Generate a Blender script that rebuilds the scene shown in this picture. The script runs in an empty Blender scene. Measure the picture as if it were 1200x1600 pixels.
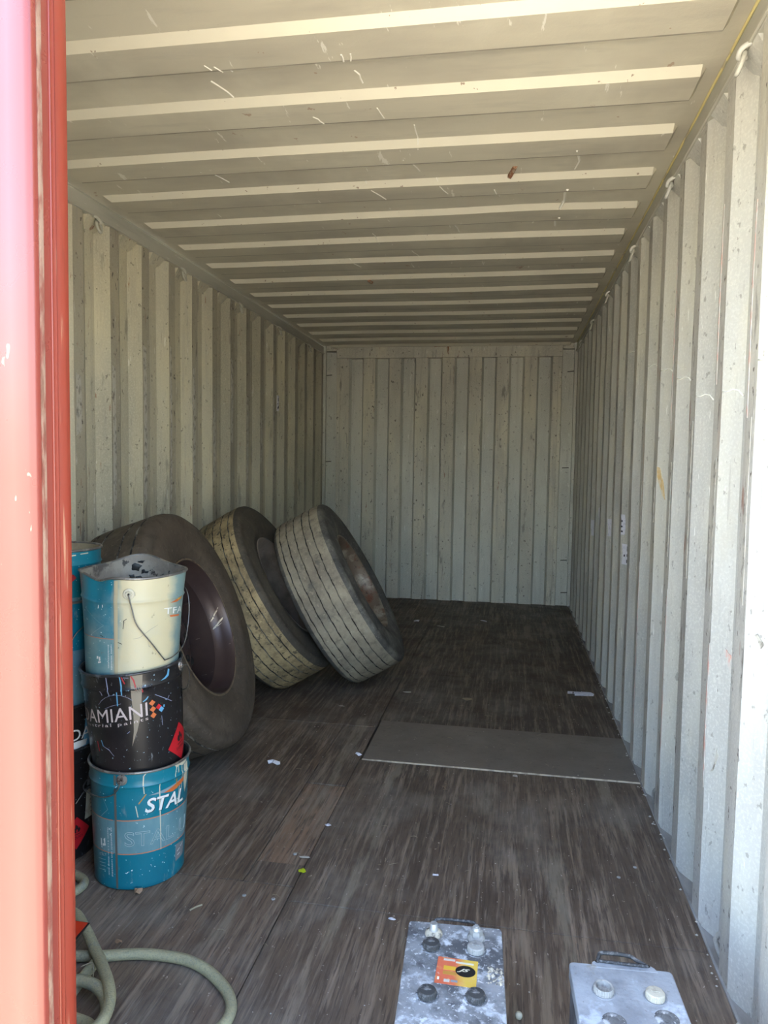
import bpy, bmesh, math, random
from mathutils import Vector, Matrix, noise

# ------------------------------------------------------------------ camera, world, sun, exposure
SC = bpy.context.scene
COL = SC.collection
PI = math.pi
CAM = (1.79576, -0.92777, 1.27872)
YAW, PITCH, ROLL = 0.173346, -0.0660497, 0.0151182
F_PX = 1128.749
fw = Vector((-math.sin(YAW)*math.cos(PITCH), math.cos(YAW)*math.cos(PITCH), math.sin(PITCH)))
r0 = Vector((math.cos(YAW), math.sin(YAW), 0)); u0 = r0.cross(fw)
rr = math.cos(ROLL)*r0 + math.sin(ROLL)*u0; uu = -math.sin(ROLL)*r0 + math.cos(ROLL)*u0
cd = bpy.data.cameras.new('camera'); cam = bpy.data.objects.new('camera', cd); COL.objects.link(cam)
cam.matrix_world = Matrix(((rr.x, uu.x, -fw.x, CAM[0]), (rr.y, uu.y, -fw.y, CAM[1]), (rr.z, uu.z, -fw.z, CAM[2]), (0, 0, 0, 1)))
cd.sensor_fit = 'VERTICAL'; cd.sensor_height = 36.0; cd.lens = 36.0*F_PX/1600; cd.clip_start = 0.05; cd.clip_end = 500
SC.camera = cam

SUN_EL, SUN_AZ = math.radians(64), math.radians(-86)   # direction to the sun: azimuth from +y toward +x
sdir = Vector((math.sin(SUN_AZ)*math.cos(SUN_EL), math.cos(SUN_AZ)*math.cos(SUN_EL), math.sin(SUN_EL)))
w = bpy.data.worlds.new('sky'); SC.world = w; w.use_nodes = True
wn = w.node_tree.nodes; wl = w.node_tree.links; wn.clear()
sk = wn.new('ShaderNodeTexSky'); sk.sky_type = 'NISHITA'; sk.sun_disc = False
sk.sun_elevation = SUN_EL; sk.sun_rotation = SUN_AZ; sk.air_density = 1.2; sk.dust_density = 1.5
bg = wn.new('ShaderNodeBackground'); bg.inputs[1].default_value = 0.36
wo = wn.new('ShaderNodeOutputWorld'); wl.new(sk.outputs[0], bg.inputs[0]); wl.new(bg.outputs[0], wo.inputs[0])
sd = bpy.data.lights.new('sun', 'SUN'); sd.energy = 5.6; sd.angle = math.radians(0.6); sd.color = (1.0, .93, .77)
so = bpy.data.objects.new('sun', sd); COL.objects.link(so); so.rotation_euler = sdir.to_track_quat('Z', 'Y').to_euler(); so.location = (0, -5, 8)
vs = SC.view_settings
vs.view_transform = 'Standard'; vs.look = 'None'; vs.gamma = 1.0; vs.use_curve_mapping = False; vs.exposure = 2.62
SC.cycles.max_bounces = 14; SC.cycles.diffuse_bounces = 12; SC.cycles.glossy_bounces = 4
SC.cycles.use_denoising = True
SC.cycles.sample_clamp_indirect = 8.0

# ------------------------------------------------------------------ materials
def mat(name, base, rough=.6, metal=0.0, layers=(), bump=0.0, bump_scale=60, bump_vec=None, tint=False, spec=.5, rough_var=0.0):
    """layers: (kind, scale xyz, lo, hi, colour, amount, detail) ; kind 'n' noise, 'z'/'x'/'y' = band of that axis (lo..hi soft step)"""
    m = bpy.data.materials.new(name); m.use_nodes = True
    N = m.node_tree.nodes; L = m.node_tree.links
    b = N['Principled BSDF']; b.inputs['Roughness'].default_value = rough; b.inputs['Metallic'].default_value = metal
    b.inputs['Specular IOR Level'].default_value = spec
    tc = N.new('ShaderNodeTexCoord')
    cur = None
    rgb = N.new('ShaderNodeRGB'); rgb.outputs[0].default_value = (*base, 1); cur = rgb.outputs[0]
    if tint:
        oi = N.new('ShaderNodeObjectInfo'); mx = N.new('ShaderNodeMix'); mx.data_type = 'RGBA'; mx.blend_type = 'MULTIPLY'
        mx.inputs[0].default_value = 1; L.new(cur, mx.inputs[6]); L.new(oi.outputs['Color'], mx.inputs[7]); cur = mx.outputs[2]
    def noise_out(scale, detail, off=0.0):
        mp = N.new('ShaderNodeMapping'); mp.inputs['Scale'].default_value = scale; mp.inputs['Location'].default_value = (off, off*1.7, off*.6)
        L.new(tc.outputs['Object'], mp.inputs[0])
        nz = N.new('ShaderNodeTexNoise'); nz.inputs['Scale'].default_value = 1; nz.inputs['Detail'].default_value = detail
        nz.inputs['Roughness'].default_value = .62; L.new(mp.outputs[0], nz.inputs[0]); return nz.outputs[0]
    for i, ly in enumerate(layers):
        kind, scale, lo, hi, colr, amt = ly[:6]; det = ly[6] if len(ly) > 6 else 6
        if kind == 'n':
            src = noise_out(scale, det, 3.1*i+.7)
        else:
            sp = N.new('ShaderNodeSeparateXYZ'); L.new(tc.outputs['Object'], sp.inputs[0]); src = sp.outputs['xyz'.index(kind[0])]
            if scale:
                nn = noise_out(scale, 4, i*2.0); ad = N.new('ShaderNodeMath'); ad.operation = 'MULTIPLY_ADD'
                L.new(nn, ad.inputs[0]); ad.inputs[1].default_value = ly[7] if len(ly) > 7 else .05; L.new(src, ad.inputs[2]); src = ad.outputs[0]
        mr = N.new('ShaderNodeMapRange'); mr.inputs[1].default_value = lo; mr.inputs[2].default_value = hi
        mr.inputs[4].default_value = amt; mr.clamp = True; L.new(src, mr.inputs[0])
        if lo > hi:
            mr.inputs[1].default_value = hi; mr.inputs[2].default_value = lo; mr.inputs[3].default_value = amt; mr.inputs[4].default_value = 0
        mx = N.new('ShaderNodeMix'); mx.data_type = 'RGBA'; L.new(mr.outputs[0], mx.inputs[0]); L.new(cur, mx.inputs[6])
        mx.inputs[7].default_value = (*colr, 1); cur = mx.outputs[2]
    L.new(cur, b.inputs['Base Color'])
    if rough_var:
        nz = noise_out((7, 7, 7), 5, 9.0); mr = N.new('ShaderNodeMapRange'); mr.inputs[1].default_value = .3; mr.inputs[2].default_value = .7
        mr.inputs[3].default_value = max(.05, rough-rough_var); mr.inputs[4].default_value = min(1, rough+rough_var)
        L.new(nz, mr.inputs[0]); L.new(mr.outputs[0], b.inputs['Roughness'])
    if bump:
        sc = bump_vec or (bump_scale,)*3
        nz = noise_out(sc, 5, 5.5); bp = N.new('ShaderNodeBump'); bp.inputs['Strength'].default_value = bump; bp.inputs['Distance'].default_value = .004
        L.new(nz, bp.inputs['Height']); L.new(bp.outputs[0], b.inputs['Normal'])
    return m

GR = (.23, .21, .18); RUST = (.22, .07, .03)
WALLBASE = (.60, .60, .53)
def wallmat(name, base, dirt, red=0.0, cream=.5):
    la = [('n', (2.2, 2.2, .8), .42, .66, tuple(c*.72 for c in base), .85, 3),
          ('n', (3.5, 3.5, 1.3), .48, .66, (min(1, base[0]*1.25), min(1, base[1]*1.2), base[2]*1.04), cream, 3),
          ('n', (130, 130, 130), .5, .62, (min(1, base[0]*1.3), min(1, base[1]*1.3), min(1, base[2]*1.28)), .35, 2),
          ('n', (26, 26, 1.5), .55, .72, (.33, .31, .27), .55*dirt, 7),
          ('n', (9, 9, 2.5), .58, .75, (.36, .33, .28), .5*dirt, 8),
          ('n', (45, 45, 30), .655-.02*dirt, .685, (.10, .085, .07), .9*dirt, 3), ('n', (90, 90, 4), .64, .67, (.16, .14, .12), .5*dirt, 5),
          ('n', (60, 60, 9), .68, .71, (.93, .93, .88), .5, 3)]
    if dirt > .6: la += [('n', (28, 28, 5), .665, .695, RUST, .7, 6), ('n', (16, 16, 3.2), .60, .66, (.16, .14, .12), .65*dirt, 8)]
    if red: la.append(('n', (11, 11, 1.6), .60, .70, (.62, .26, .18), red, 6))
    return mat(name, base, .5, 0, la, bump=.25, bump_scale=70, rough_var=.12)
M = {}
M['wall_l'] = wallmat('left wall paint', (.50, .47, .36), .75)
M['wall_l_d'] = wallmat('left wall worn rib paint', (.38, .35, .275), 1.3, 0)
M['wall_r'] = wallmat('right wall paint', (.53, .53, .49), .5)
M['wall_r_d'] = wallmat('right wall worn rib paint', (.50, .49, .45), 1.2, .22)
M['wall_b'] = wallmat('back wall paint', (.58, .58, .52), .6, 0, .2)
M['wall_b_d'] = wallmat('back wall worn rib paint', (.57, .55, .47), 1.0, .05)
M['roof'] = mat('roof sheet paint', (.57, .535, .425), .5, 0, [
    ('n', (1.1, 3, 1), .42, .66, (.43, .40, .325), .85, 4), ('n', (2.5, 1.3, 1), .52, .74, (.70, .67, .54), .6, 4),
    ('n', (3, 16, 3), .55, .8, (.36, .34, .29), .5, 6), ('n', (34, 5, 10), .67, .69, (.85, .83, .75), .7, 5), ('n', (14, 9, 10), .69, .71, (.30, .16, .09), .6, 5)],
    bump=.15, bump_scale=90)
M['roof_rib_lit'] = mat('lit roof rib paint', (.62, .59, .475), .5, 0, [('n', (4, 4, 4), .45, .7, (.58, .55, .45), .6, 4), ('n', (30, 30, 30), .68, .70, (.20, .13, .09), .8, 3)], bump=.1)  # paler than the roof sheet: light on the door-facing slopes put into the colour
M['crease'] = mat('shaded roof crease', (.27, .25, .20), .7, 0, [('n', (6, 40, 40), .45, .6, (.38, .355, .29), .8, 5)])  # crease shading put into the colour as a dark strip at the far slope
M['rail'] = mat('top rail paint', (.46, .45, .38), .5, 0, [('n', (12, 1.5, 12), .5, .7, (.34, .33, .28), .7, 5), ('n', (40, 5, 40), .64, .7, (.74, .73, .66), .6, 4)], bump=.15)
M['caulk'] = mat('yellow sealant', (.66, .58, .26), .6, 0, [('n', (30, 6, 30), .55, .6, (.35, .32, .24), .8, 4)])
M['steel_grey'] = mat('dirty grey steel', (.30, .30, .29), .6, 0, [('n', (9, 3, 9), .45, .65, (.17, .16, .15), .8, 5), ('n', (30, 10, 30), .62, .68, (.5, .5, .48), .5, 5)], bump=.2)
M['wood'] = mat('worn plywood', (0.152, 0.1101, 0.07992), .56, 0, [
    ('n', (9, .9, 9), .40, .66, (0.068, 0.04928, 0.037), .85, 7),
    ('n', (60, 3.2, 60), .48, .68, (0.272, 0.2118, 0.1591), .8, 7),
    ('n', (3.0, .7, 3), .52, .74, (0.2, 0.1463, 0.1036), .55, 5),
    ('n', (150, 9, 150), .52, .60, (0.06, 0.04466, 0.03552), .75, 6),
    ('n', (110, 6, 110), .60, .68, (0.216, 0.1809, 0.1517), .55, 4),
    ('n', (2.6, 2.4, 2), .52, .66, (0.24, 0.2156, 0.185), .35, 6),
    ('n', (24, 1.5, 24), .60, .66, (0.248, 0.2002, 0.148), .6, 6),
    ('n', (8, .9, 8), .61, .66, (.26, .225, .17), .55, 7), ('n', (70, 45, 70), .70, .72, (0.44, 0.385, 0.3256), .7, 3)],
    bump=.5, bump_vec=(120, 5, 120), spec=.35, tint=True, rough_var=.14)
M['wood_plate'] = mat('smooth brown board', (0.1443, 0.1197, 0.09804), .42, 0, [
    ('n', (3, 2, 3), .45, .68, (0.1835, 0.1539, 0.1266), .7, 5), ('n', (40, 60, 40), .6, .66, (0.07866, 0.05985, 0.04902), .5, 4), ('n', (90, 90, 90), .70, .73, (0.437, 0.4019, 0.3513), .7, 3)], bump=.15, rough_var=.1)
M['wood_edge'] = mat('raw wood edge', (.50, .42, .31), .8, 0, [('n', (30, 30, 30), .45, .6, (.25, .2, .15), .8, 4)])
M['red'] = mat('faded red container paint', (.150, .030, .021), .30, 0, [
    ('n', (5, 5, 1.2), .5, .72, (.165, .042, .030), .6, 4), ('n', (30, 30, 14), .70, .715, (.30, .22, .15), .9, 3), ('n', (12, 12, 3), .71, .725, (.26, .14, .07), .9, 6)],
    bump=.05, bump_scale=14, rough_var=.06)
M['red_dark'] = mat('deep red groove paint', (.125, .010, .0045), .4, 0, [('n', (20, 20, 4), .6, .68, (.10, .016, .010), .6, 4)])
M['red_edge'] = mat('scuffed red edge', (.15, .05, .035), .45, 0, [('n', (60, 60, 16), .42, .55, (.23, .155, .11), .85, 7), ('n', (70, 70, 8), .6, .66, (.09, .035, .02), .7, 5)], bump=.35, bump_scale=120)
M['red_lip'] = mat('red gasket lip', (.150, .021, .010), .38, 0, [('n', (80, 80, 3), .60, .66, (.24, .12, .07), .8, 5), ('n', (200, 200, 9), .62, .66, (.09, .014, .006), .6, 3)])
M['concrete'] = mat('sunlit yard concrete', (.50, .43, .32), .9, 0, [('n', (.7, .7, .7), .4, .65, (.42, .36, .27), .7, 6), ('n', (14, 14, 14), .5, .7, (.56, .50, .39), .5, 5)], bump=.3, bump_scale=30)
M['ext'] = mat('exterior red', (.50, .09, .05), .5)
# rubber
def rubber(name, base, dust, dlo, dhi, amt, extra=()):
    return mat(name, base, .72, 0, [('n', (5, 5, 5), dlo, dhi, dust, amt, 6), ('n', (26, 26, 26), .5, .68, tuple(c*.55 for c in base), .6, 6),
                                    ('n', (60, 60, 60), .60, .68, tuple(min(1, c*1.45) for c in dust), amt*.5, 4)]+list(extra), bump=.5, bump_scale=55, spec=.35)
M['tread_dark'] = rubber('dusty brown tread', (0.0735, 0.058, 0.04324), (0.1575, 0.125, 0.092), .42, .68, .8)
M['side_dark'] = rubber('brown black sidewall', (0.07875, 0.06076, 0.04576), (0.1313, 0.1029, 0.0748), .45, .7, .7)
M['tread_mud'] = rubber('mud caked tread', (.20, .155, .09), (.43, .33, .18), .40, .60, .95, [('n', (35, 35, 35), .57, .63, (.045, .04, .03), .8, 6)])
M['side_mud'] = rubber('dark sidewall with dust', (.065, .056, .045), (.13, .11, .08), .5, .7, .7)
M['tread_grey'] = rubber('grey dusty tread', (.23, .20, .155), (.37, .325, .24), .38, .62, .9, [('n', (12, 12, 12), .60, .68, (.08, .075, .07), .6, 6)])
M['side_grey'] = rubber('grey sidewall', (.075, .072, .066), (.22, .21, .18), .46, .66, .8)
M['groove'] = mat('tread groove rubber', (.03, .027, .024), .9, 0, [('n', (16, 16, 16), .47, .55, (.24, .22, .18), .9, 5)])
M['rim_brown'] = mat('dark brown wheel paint', (.065, .042, .040), .38, .3, [('n', (6, 6, 6), .5, .7, (.09, .06, .05), .6, 5), ('n', (38, 14, 5), .70, .73, (.7, .6, .5), .8, 5)], bump=.1)
M['rim_edge'] = mat('worn bronze rim edge', (.22, .165, .11), .5, .4, [('n', (40, 40, 40), .5, .65, (.08, .05, .04), .8, 5)], bump=.3)
M['rim_rust'] = mat('rusty steel rim', (.17, .125, .09), .5, .3, [('n', (6, 6, 6), .46, .6, (.42, .38, .30), .9, 5), ('n', (12, 12, 12), .54, .62, (.16, .055, .03), .8, 6), ('n', (40, 40, 40), .58, .66, (.06, .035, .025), .7, 6)], bump=.3)
M['rim_mauve'] = mat('dusty mauve rim', (.26, .22, .19), .55, .2, [('n', (7, 7, 7), .48, .66, (.14, .11, .09), .8, 5)], bump=.2)
# paint tins
TEAL = (.003, .155, .215)
def spatter(c=(.75, .82, .82)): return ('n', (105, 105, 105), .70, .715, c, .9, 2)
M['tin_stal'] = mat('teal tin print', TEAL, .36, 0, [
    ('z', None, .1135, .1140, (0.132, 0.252, 0.282), 1), ('z', None, .2165, .2170, TEAL, 1),
    ('n', (6, 6, 3), .45, .7, (0.0072, 0.096, 0.144), .6, 5), ('n', (40, 40, 12), .63, .70, (0.21, 0.27, 0.276), .5, 5), spatter(), ('x', (8, 8, 8), -.085, -.115, (0.084, 0.12, 0.126), .75, 0, .04)], bump=.08, rough_var=.1)
M['tin_blue'] = mat('blue tin print', (0.0024, 0.138, 0.216), .36, 0, [
    ('z', None, .2105, .2100, (0.102, 0.216, 0.27), 1), ('n', (6, 6, 3), .45, .7, (0.006, 0.102, 0.162), .6, 5), ('n', (40, 40, 12), .63, .70, (0.3, 0.33, 0.312), .5, 5), spatter()], bump=.08, rough_var=.1)
M['tin_cream'] = mat('blue tin oversprayed cream', (0.002778, 0.154, 0.2294), .42, 0, [
    ('z', None, .1795, .1790, (0.1111, 0.2478, 0.279), 1),
    ('n', (8, 8, 4), .45, .7, (0.006944, 0.1138, 0.1674), .4, 5), ('x', (9, 9, 6), -.110, -.135, (0.1528, 0.1741, 0.1674), .8, 0, .03), spatter(),
    ('x', (7, 7, 5), -.028, .002, (0.5, 0.4486, 0.2914), .97, 0, .06), ('x', (7, 7, 14), .125, .150, (0.06944, 0.2009, 0.248), .75, 0, .05),
    ('n', (5, 5, 7), .5, .75, (0.3819, 0.4152, 0.372), .45, 6), ('n', (50, 50, 30), .66, .70, (0.1528, 0.1339, 0.0992), .6, 6)], bump=.08, rough_var=.1)
M['tin_black'] = mat('black tin print', (0.01116, 0.00992, 0.01054), .32, 0, [
    ('n', (5, 5, 3), .5, .7, (0.0341, 0.0248, 0.0248), .6, 5), ('n', (90, 90, 30), .67, .70, (0.1364, 0.1488, 0.1612), .8, 4), spatter((0.279, 0.3844, 0.465)),
    ('n', (14, 14, 2.2), .66, .72, (0.093, 0.062, 0.062), .5, 5)], bump=.08, rough_var=.1)
M['tin_in_grey'] = mat('paint stained tin inside', (.23, .20, .165), .6, 0, [('n', (14, 14, 14), .42, .58, (.33, .30, .245), .7, 6), ('n', (6, 6, 6), .55, .60, (.085, .07, .06), .9, 7), ('n', (22, 22, 22), .60, .64, (.03, .025, .022), .95, 7), ('n', (40, 9, 9), .62, .66, (.42, .38, .32), .7, 5)], bump=.4)
M['tin_in_cream'] = mat('cream paint inside', (0.36, 0.3, 0.192), .6, 0, [('n', (20, 20, 20), .55, .65, (0.3, 0.198, 0.12), .6, 6)], bump=.2)
M['tin_in_dark'] = mat('dark tin inside', (0.048, 0.045, 0.042), .6, 0, [('n', (20, 20, 20), .55, .65, (0.18, 0.168, 0.15), .6, 6)], bump=.2)
M['rim_tin'] = mat('worn tin edge', (0.18, 0.174, 0.168), .42, .6, [('n', (25, 25, 25), .5, .6, (0.372, 0.348, 0.3), .8, 6), ('n', (30, 30, 30), .62, .66, (0.15, 0.072, 0.036), .7, 4)], bump=.2)
M['rim_black'] = mat('black tin edge', (0.036, 0.036, 0.039), .35, .3, [('n', (25, 25, 25), .52, .6, (0.132, 0.144, 0.162), .8, 6)], bump=.1)
M['wire'] = mat('bail wire', (0.168, 0.162, 0.156), .4, .8, [('n', (50, 50, 50), .5, .6, (0.27, 0.252, 0.228), .6, 4)])
M['lug'] = mat('lug plate', (0.312, 0.3, 0.276), .4, .6, [('n', (60, 60, 60), .55, .6, (0.12, 0.09, 0.072), .8, 4)])
M['lug_cream'] = mat('cream coated lug', (0.444, 0.42, 0.33), .5)
M['dark'] = mat('dark hole', (.02, .018, .016), .8)
def flat(name, c, r=.5): 
    M[name] = mat(name, c, r)
flat('white', (.66, .67, .65)); flat('cream', (0.484, 0.465, 0.36)); flat('amber', (0.372, 0.186, 0.0372)); flat('orange', (0.496, 0.124, 0.031)); flat('orange2', (0.484, 0.186, 0.0992))
flat('hazard', (0.446, 0.0112, 0.0186), .4); flat('hazard_or', (0.533, 0.031, 0.0062), .4); flat('violet', (0.26, 0.285, 0.409)); flat('sky', (0.0992, 0.298, 0.484)); flat('redpaint', (0.341, 0.0186, 0.0279)); flat('tan', (0.211, 0.18, 0.136))
flat('swoosh', (0.186, 0.26, 0.285)); flat('outline', (0.341, 0.422, 0.434)); flat('pinkwhite', (0.471, 0.397, 0.391)); flat('blk', (0.00744, 0.00744, 0.00744)); flat('grey', (0.186, 0.198, 0.205)); flat('seam', (0.0992, 0.093, 0.0806)); flat('seamcream', (0.384, 0.341, 0.223))
flat('yellow', (0.527, 0.31, 0.031)); flat('ink', (0.062, 0.0558, 0.0744)); flat('lime', (0.384, 0.446, 0.0124)); flat('dryleaf', (0.285, 0.186, 0.112)); flat('straw', (0.298, 0.248, 0.161)); flat('chip', (0.422, 0.397, 0.347))
M['paper'] = mat('crumpled white paper', (0.688, 0.688, 0.744), .8, 0, [('n', (60, 60, 60), .55, .62, (0.36, 0.368, 0.464), .5, 4)], bump=.3, bump_scale=80)
M['cardtag'] = mat('dirty cream tag', (0.372, 0.348, 0.276), .8, 0, [('n', (50, 50, 50), .5, .65, (0.24, 0.216, 0.168), .6, 4)])
M['hose'] = mat('grey green braided hose', (0.2916, 0.27, 0.165), .5, 0, [
    ('n', (9, 9, 9), .42, .66, (0.405, 0.375, 0.2244), .7, 4), ('n', (220, 220, 220), .5, .6, (0.1782, 0.18, 0.132), .5, 2), ('n', (14, 14, 14), .58, .68, (0.1782, 0.195, 0.1848), .7, 5)], bump=.5, bump_scale=230, rough_var=.1)
M['bat1'] = mat('dusty black battery top', (0.195, 0.2025, 0.21), .7, 0, [
    ('n', (10, 10, 10), .40, .56, (0.05625, 0.0585, 0.06375), .95, 7), ('n', (26, 26, 26), .52, .62, (0.39, 0.4125, 0.435), .8, 7), ('n', (15, 15, 15), .63, .68, (0.51, 0.5325, 0.555), .8, 6), ('n', (120, 120, 120), .60, .66, (0.4875, 0.495, 0.495), .7, 3)], bump=.4, bump_scale=90)
M['bat2'] = mat('pale dusty battery top', (0.253, 0.2746, 0.299), .65, 0, [
    ('n', (8, 8, 8), .42, .58, (0.1552, 0.1665, 0.1854), .9, 7), ('n', (14, 14, 14), .56, .64, (0.3795, 0.4206, 0.4784), .8, 7), ('n', (11, 11, 11), .64, .68, (0.207, 0.1928, 0.1674), .7, 6), ('n', (90, 90, 90), .64, .68, (0.115, 0.1168, 0.1196), .6, 4)], bump=.35, bump_scale=80)
M['bat_case'] = mat('battery case', (0.05, 0.0525, 0.055), .6, 0, [('n', (12, 12, 12), .45, .65, (0.175, 0.18, 0.19), .8, 6)], bump=.2)
M['cap_dark'] = mat('black battery cap', (0.03, 0.03, 0.03), .7, 0, [('n', (60, 60, 60), .5, .62, (0.18, 0.18, 0.18), .7, 5)], bump=.4)
M['cap_grey'] = mat('dusty battery cap', (0.24, 0.24, 0.228), .7, 0, [('n', (60, 60, 60), .5, .62, (0.096, 0.096, 0.096), .7, 5)], bump=.4)
M['cap_cream'] = mat('yellowed battery cap', (0.372, 0.348, 0.282), .7, 0, [('n', (60, 60, 60), .5, .62, (0.216, 0.204, 0.168), .7, 5)], bump=.4)
M['lead'] = mat('lead terminal', (0.372, 0.372, 0.36), .45, .5, [('n', (60, 60, 60), .5, .62, (0.21, 0.198, 0.168), .7, 5)], bump=.3)
M['corrosion'] = mat('corroded collar', (0.396, 0.36, 0.276), .8, 0, [('n', (90, 90, 90), .5, .6, (0.096, 0.084, 0.072), .9, 5)], bump=.6)
M['rope'] = mat('black rope', (0.021, 0.021, 0.0228), .7, 0, [('n', (150, 150, 150), .5, .6, (0.12, 0.12, 0.126), .6, 3)], bump=.5)
M['sticker'] = mat('orange battery sticker', (0.468, 0.108, 0.054), .45, 0, [
    ('x', (30, 30, 30), .010, .034, (0.516, 0.372, 0.06), .9, 0, .03), ('n', (50, 50, 50), .55, .66, (0.51, 0.312, 0.12), .7, 6), ('n', (90, 90, 90), .62, .68, (0.48, 0.36, 0.33), .6, 5)], rough_var=.1)

# ------------------------------------------------------------------ mesh helpers
class MB:
    def __init__(s): s.v = []; s.f = []; s.m = []
    def add(s, vs, fs, mi=0):
        n = len(s.v); s.v += [tuple(v) for v in vs]; s.f += [tuple(n+i for i in f) for f in fs]; s.m += [mi]*len(fs); return s
    def box(s, x0, x1, y0, y1, z0, z1, mi=0):
        return s.add([(x0, y0, z0), (x1, y0, z0), (x1, y1, z0), (x0, y1, z0), (x0, y0, z1), (x1, y0, z1), (x1, y1, z1), (x0, y1, z1)],
                     [(3, 2, 1, 0), (4, 5, 6, 7), (0, 1, 5, 4), (1, 2, 6, 5), (2, 3, 7, 6), (3, 0, 4, 7)], mi)
    def lathe(s, prof, n=48, mi=0, closed=False, c=(0, 0, 0)):
        vs = []; fs = []; k = len(prof)
        for i in range(n):
            a = 2*PI*i/n
            for r, z in prof: vs.append((c[0]+r*math.cos(a), c[1]+r*math.sin(a), c[2]+z))
        for i in range(n):
            j = (i+1) % n
            for q in range(k if closed else k-1):
                q2 = (q+1) % k; fs.append((i*k+q, j*k+q, j*k+q2, i*k+q2))
        return s.add(vs, fs, mi)
    def tube(s, pts, r, n=8, mi=0, closed=False, caps=True):
        P = [Vector(p) for p in pts]; m = len(P); rings = []
        up = Vector((0, 0, 1)); prev = None
        for i in range(m):
            if closed: t = P[(i+1) % m]-P[i-1]
            else: t = P[min(i+1, m-1)]-P[max(i-1, 0)]
            t.normalize()
            if prev is None:
                a = t.cross(up) if abs(t.z) < .95 else t.cross(Vector((1, 0, 0)))
            else: a = prev-t*prev.dot(t)
            a.normalize(); prev = a; b = t.cross(a)
            rad = r[i] if isinstance(r, (list, tuple)) else r
            rings.append([P[i]+rad*(math.cos(2*PI*k/n)*a+math.sin(2*PI*k/n)*b) for k in range(n)])
        vs = [v for R in rings for v in R]; fs = []
        for i in range(m if closed else m-1):
            j = (i+1) % m
            for k in range(n): fs.append((i*n+k, i*n+(k+1) % n, j*n+(k+1) % n, j*n+k))
        if caps and not closed: fs += [tuple(range(n))[::-1], tuple((m-1)*n+k for k in range(n))]
        return s.add(vs, fs, mi)
    def prism(s, poly, z0, z1, mi=0):
        n = len(poly)
        return s.add([(x, y, z0) for x, y in poly]+[(x, y, z1) for x, y in poly],
                     [tuple(range(n))[::-1], tuple(range(n, 2*n))]+[(i, (i+1) % n, n+(i+1) % n, n+i) for i in range(n)], mi)
    def build(s, name, mats, parent=None, smooth=False, bevel=0, solid=0, fix=True):
        me = bpy.data.meshes.new(name); me.from_pydata(s.v, [], s.f)
        mats = mats if isinstance(mats, (list, tuple)) else [mats]
        for m in mats: me.materials.append(M[m] if isinstance(m, str) else m)
        me.polygons.foreach_set('material_index', s.m)
        if fix:
            bm = bmesh.new(); bm.from_mesh(me); bmesh.ops.recalc_face_normals(bm, faces=bm.faces); bm.to_mesh(me); bm.free()
        if smooth is not False:
            me.polygons.foreach_set('use_smooth', [True]*len(me.polygons))
            if smooth is not True: me.set_sharp_from_angle(angle=math.radians(smooth))
        me.update()
        o = bpy.data.objects.new(name, me); COL.objects.link(o)
        if parent: o.parent = parent
        if solid:
            md = o.modifiers.new('sheet', 'SOLIDIFY'); md.thickness = solid; md.offset = 0
        if bevel:
            md = o.modifiers.new('bevel', 'BEVEL'); md.width = bevel; md.segments = 2; md.limit_method = 'ANGLE'; md.angle_limit = .7
        return o

def catmull(pts, k=6, closed=False):
    P = [Vector(p) for p in pts]; out = []; n = len(P)
    for i in range(n if closed else n-1):
        if closed: a, b, c, d = P[i-1], P[i], P[(i+1) % n], P[(i+2) % n]
        else: a, b, c, d = P[max(i-1, 0)], P[i], P[i+1], P[min(i+2, n-1)]
        for j in range(k):
            t = j/k; out.append(.5*((2*b)+(c-a)*t+(2*a-5*b+4*c-d)*t*t+(3*b-a-3*c+d)*t*t*t))
    if not closed: out.append(P[-1])
    return out
def tag(o, label, cat, group=None):
    o['label'] = label; o['category'] = cat
    if group: o['group'] = group
    return o
def empty(name, loc=(0, 0, 0), rot=(0, 0, 0), parent=None):
    o = bpy.data.objects.new(name, None); COL.objects.link(o); o.location = loc; o.rotation_euler = rot; o.empty_display_size = .1
    if parent: o.parent = parent
    return o
def struct(o): o['kind'] = 'structure'; return o
def nz(x, y, z, s=1.0): return noise.noise(Vector((x*s, y*s, z*s)))

W, H, L = 2.35, 2.395, 5.87

# ------------------------------------------------------------------ ground outside
struct(MB().box(-25, 27, -30, 30, -.36, -.16).build('ground', 'concrete'))

# ------------------------------------------------------------------ floor: base, sheets, repaired board
fl = struct(MB().box(-.06, W+.06, -.02, L+.08, -.15, -.030).build('floor', 'steel_grey'))
random.seed(4)
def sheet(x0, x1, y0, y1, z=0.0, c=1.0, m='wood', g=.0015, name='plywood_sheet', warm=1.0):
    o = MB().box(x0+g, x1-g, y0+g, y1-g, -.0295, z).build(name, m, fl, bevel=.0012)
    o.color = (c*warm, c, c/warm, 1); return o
LX = [0.0, 1.181, W]
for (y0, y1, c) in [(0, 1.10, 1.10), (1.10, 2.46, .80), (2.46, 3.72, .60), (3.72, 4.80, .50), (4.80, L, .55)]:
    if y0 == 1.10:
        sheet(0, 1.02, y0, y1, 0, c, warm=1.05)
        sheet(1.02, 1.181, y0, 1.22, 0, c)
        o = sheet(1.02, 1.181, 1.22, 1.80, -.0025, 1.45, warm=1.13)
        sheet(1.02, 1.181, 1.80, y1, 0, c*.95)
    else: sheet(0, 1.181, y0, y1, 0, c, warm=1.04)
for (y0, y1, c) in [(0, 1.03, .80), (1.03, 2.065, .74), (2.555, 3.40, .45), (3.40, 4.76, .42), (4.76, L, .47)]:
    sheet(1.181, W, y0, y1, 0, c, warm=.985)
pl = sheet(1.190, W-.004, 2.070, 2.550, .004, 1.0, 'wood_plate', name='repair_board')
MB().box(1.190, W-.006, 2.0655, 2.0695, -.02, .0046).build('front_edge', 'wood_edge', pl)
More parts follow.
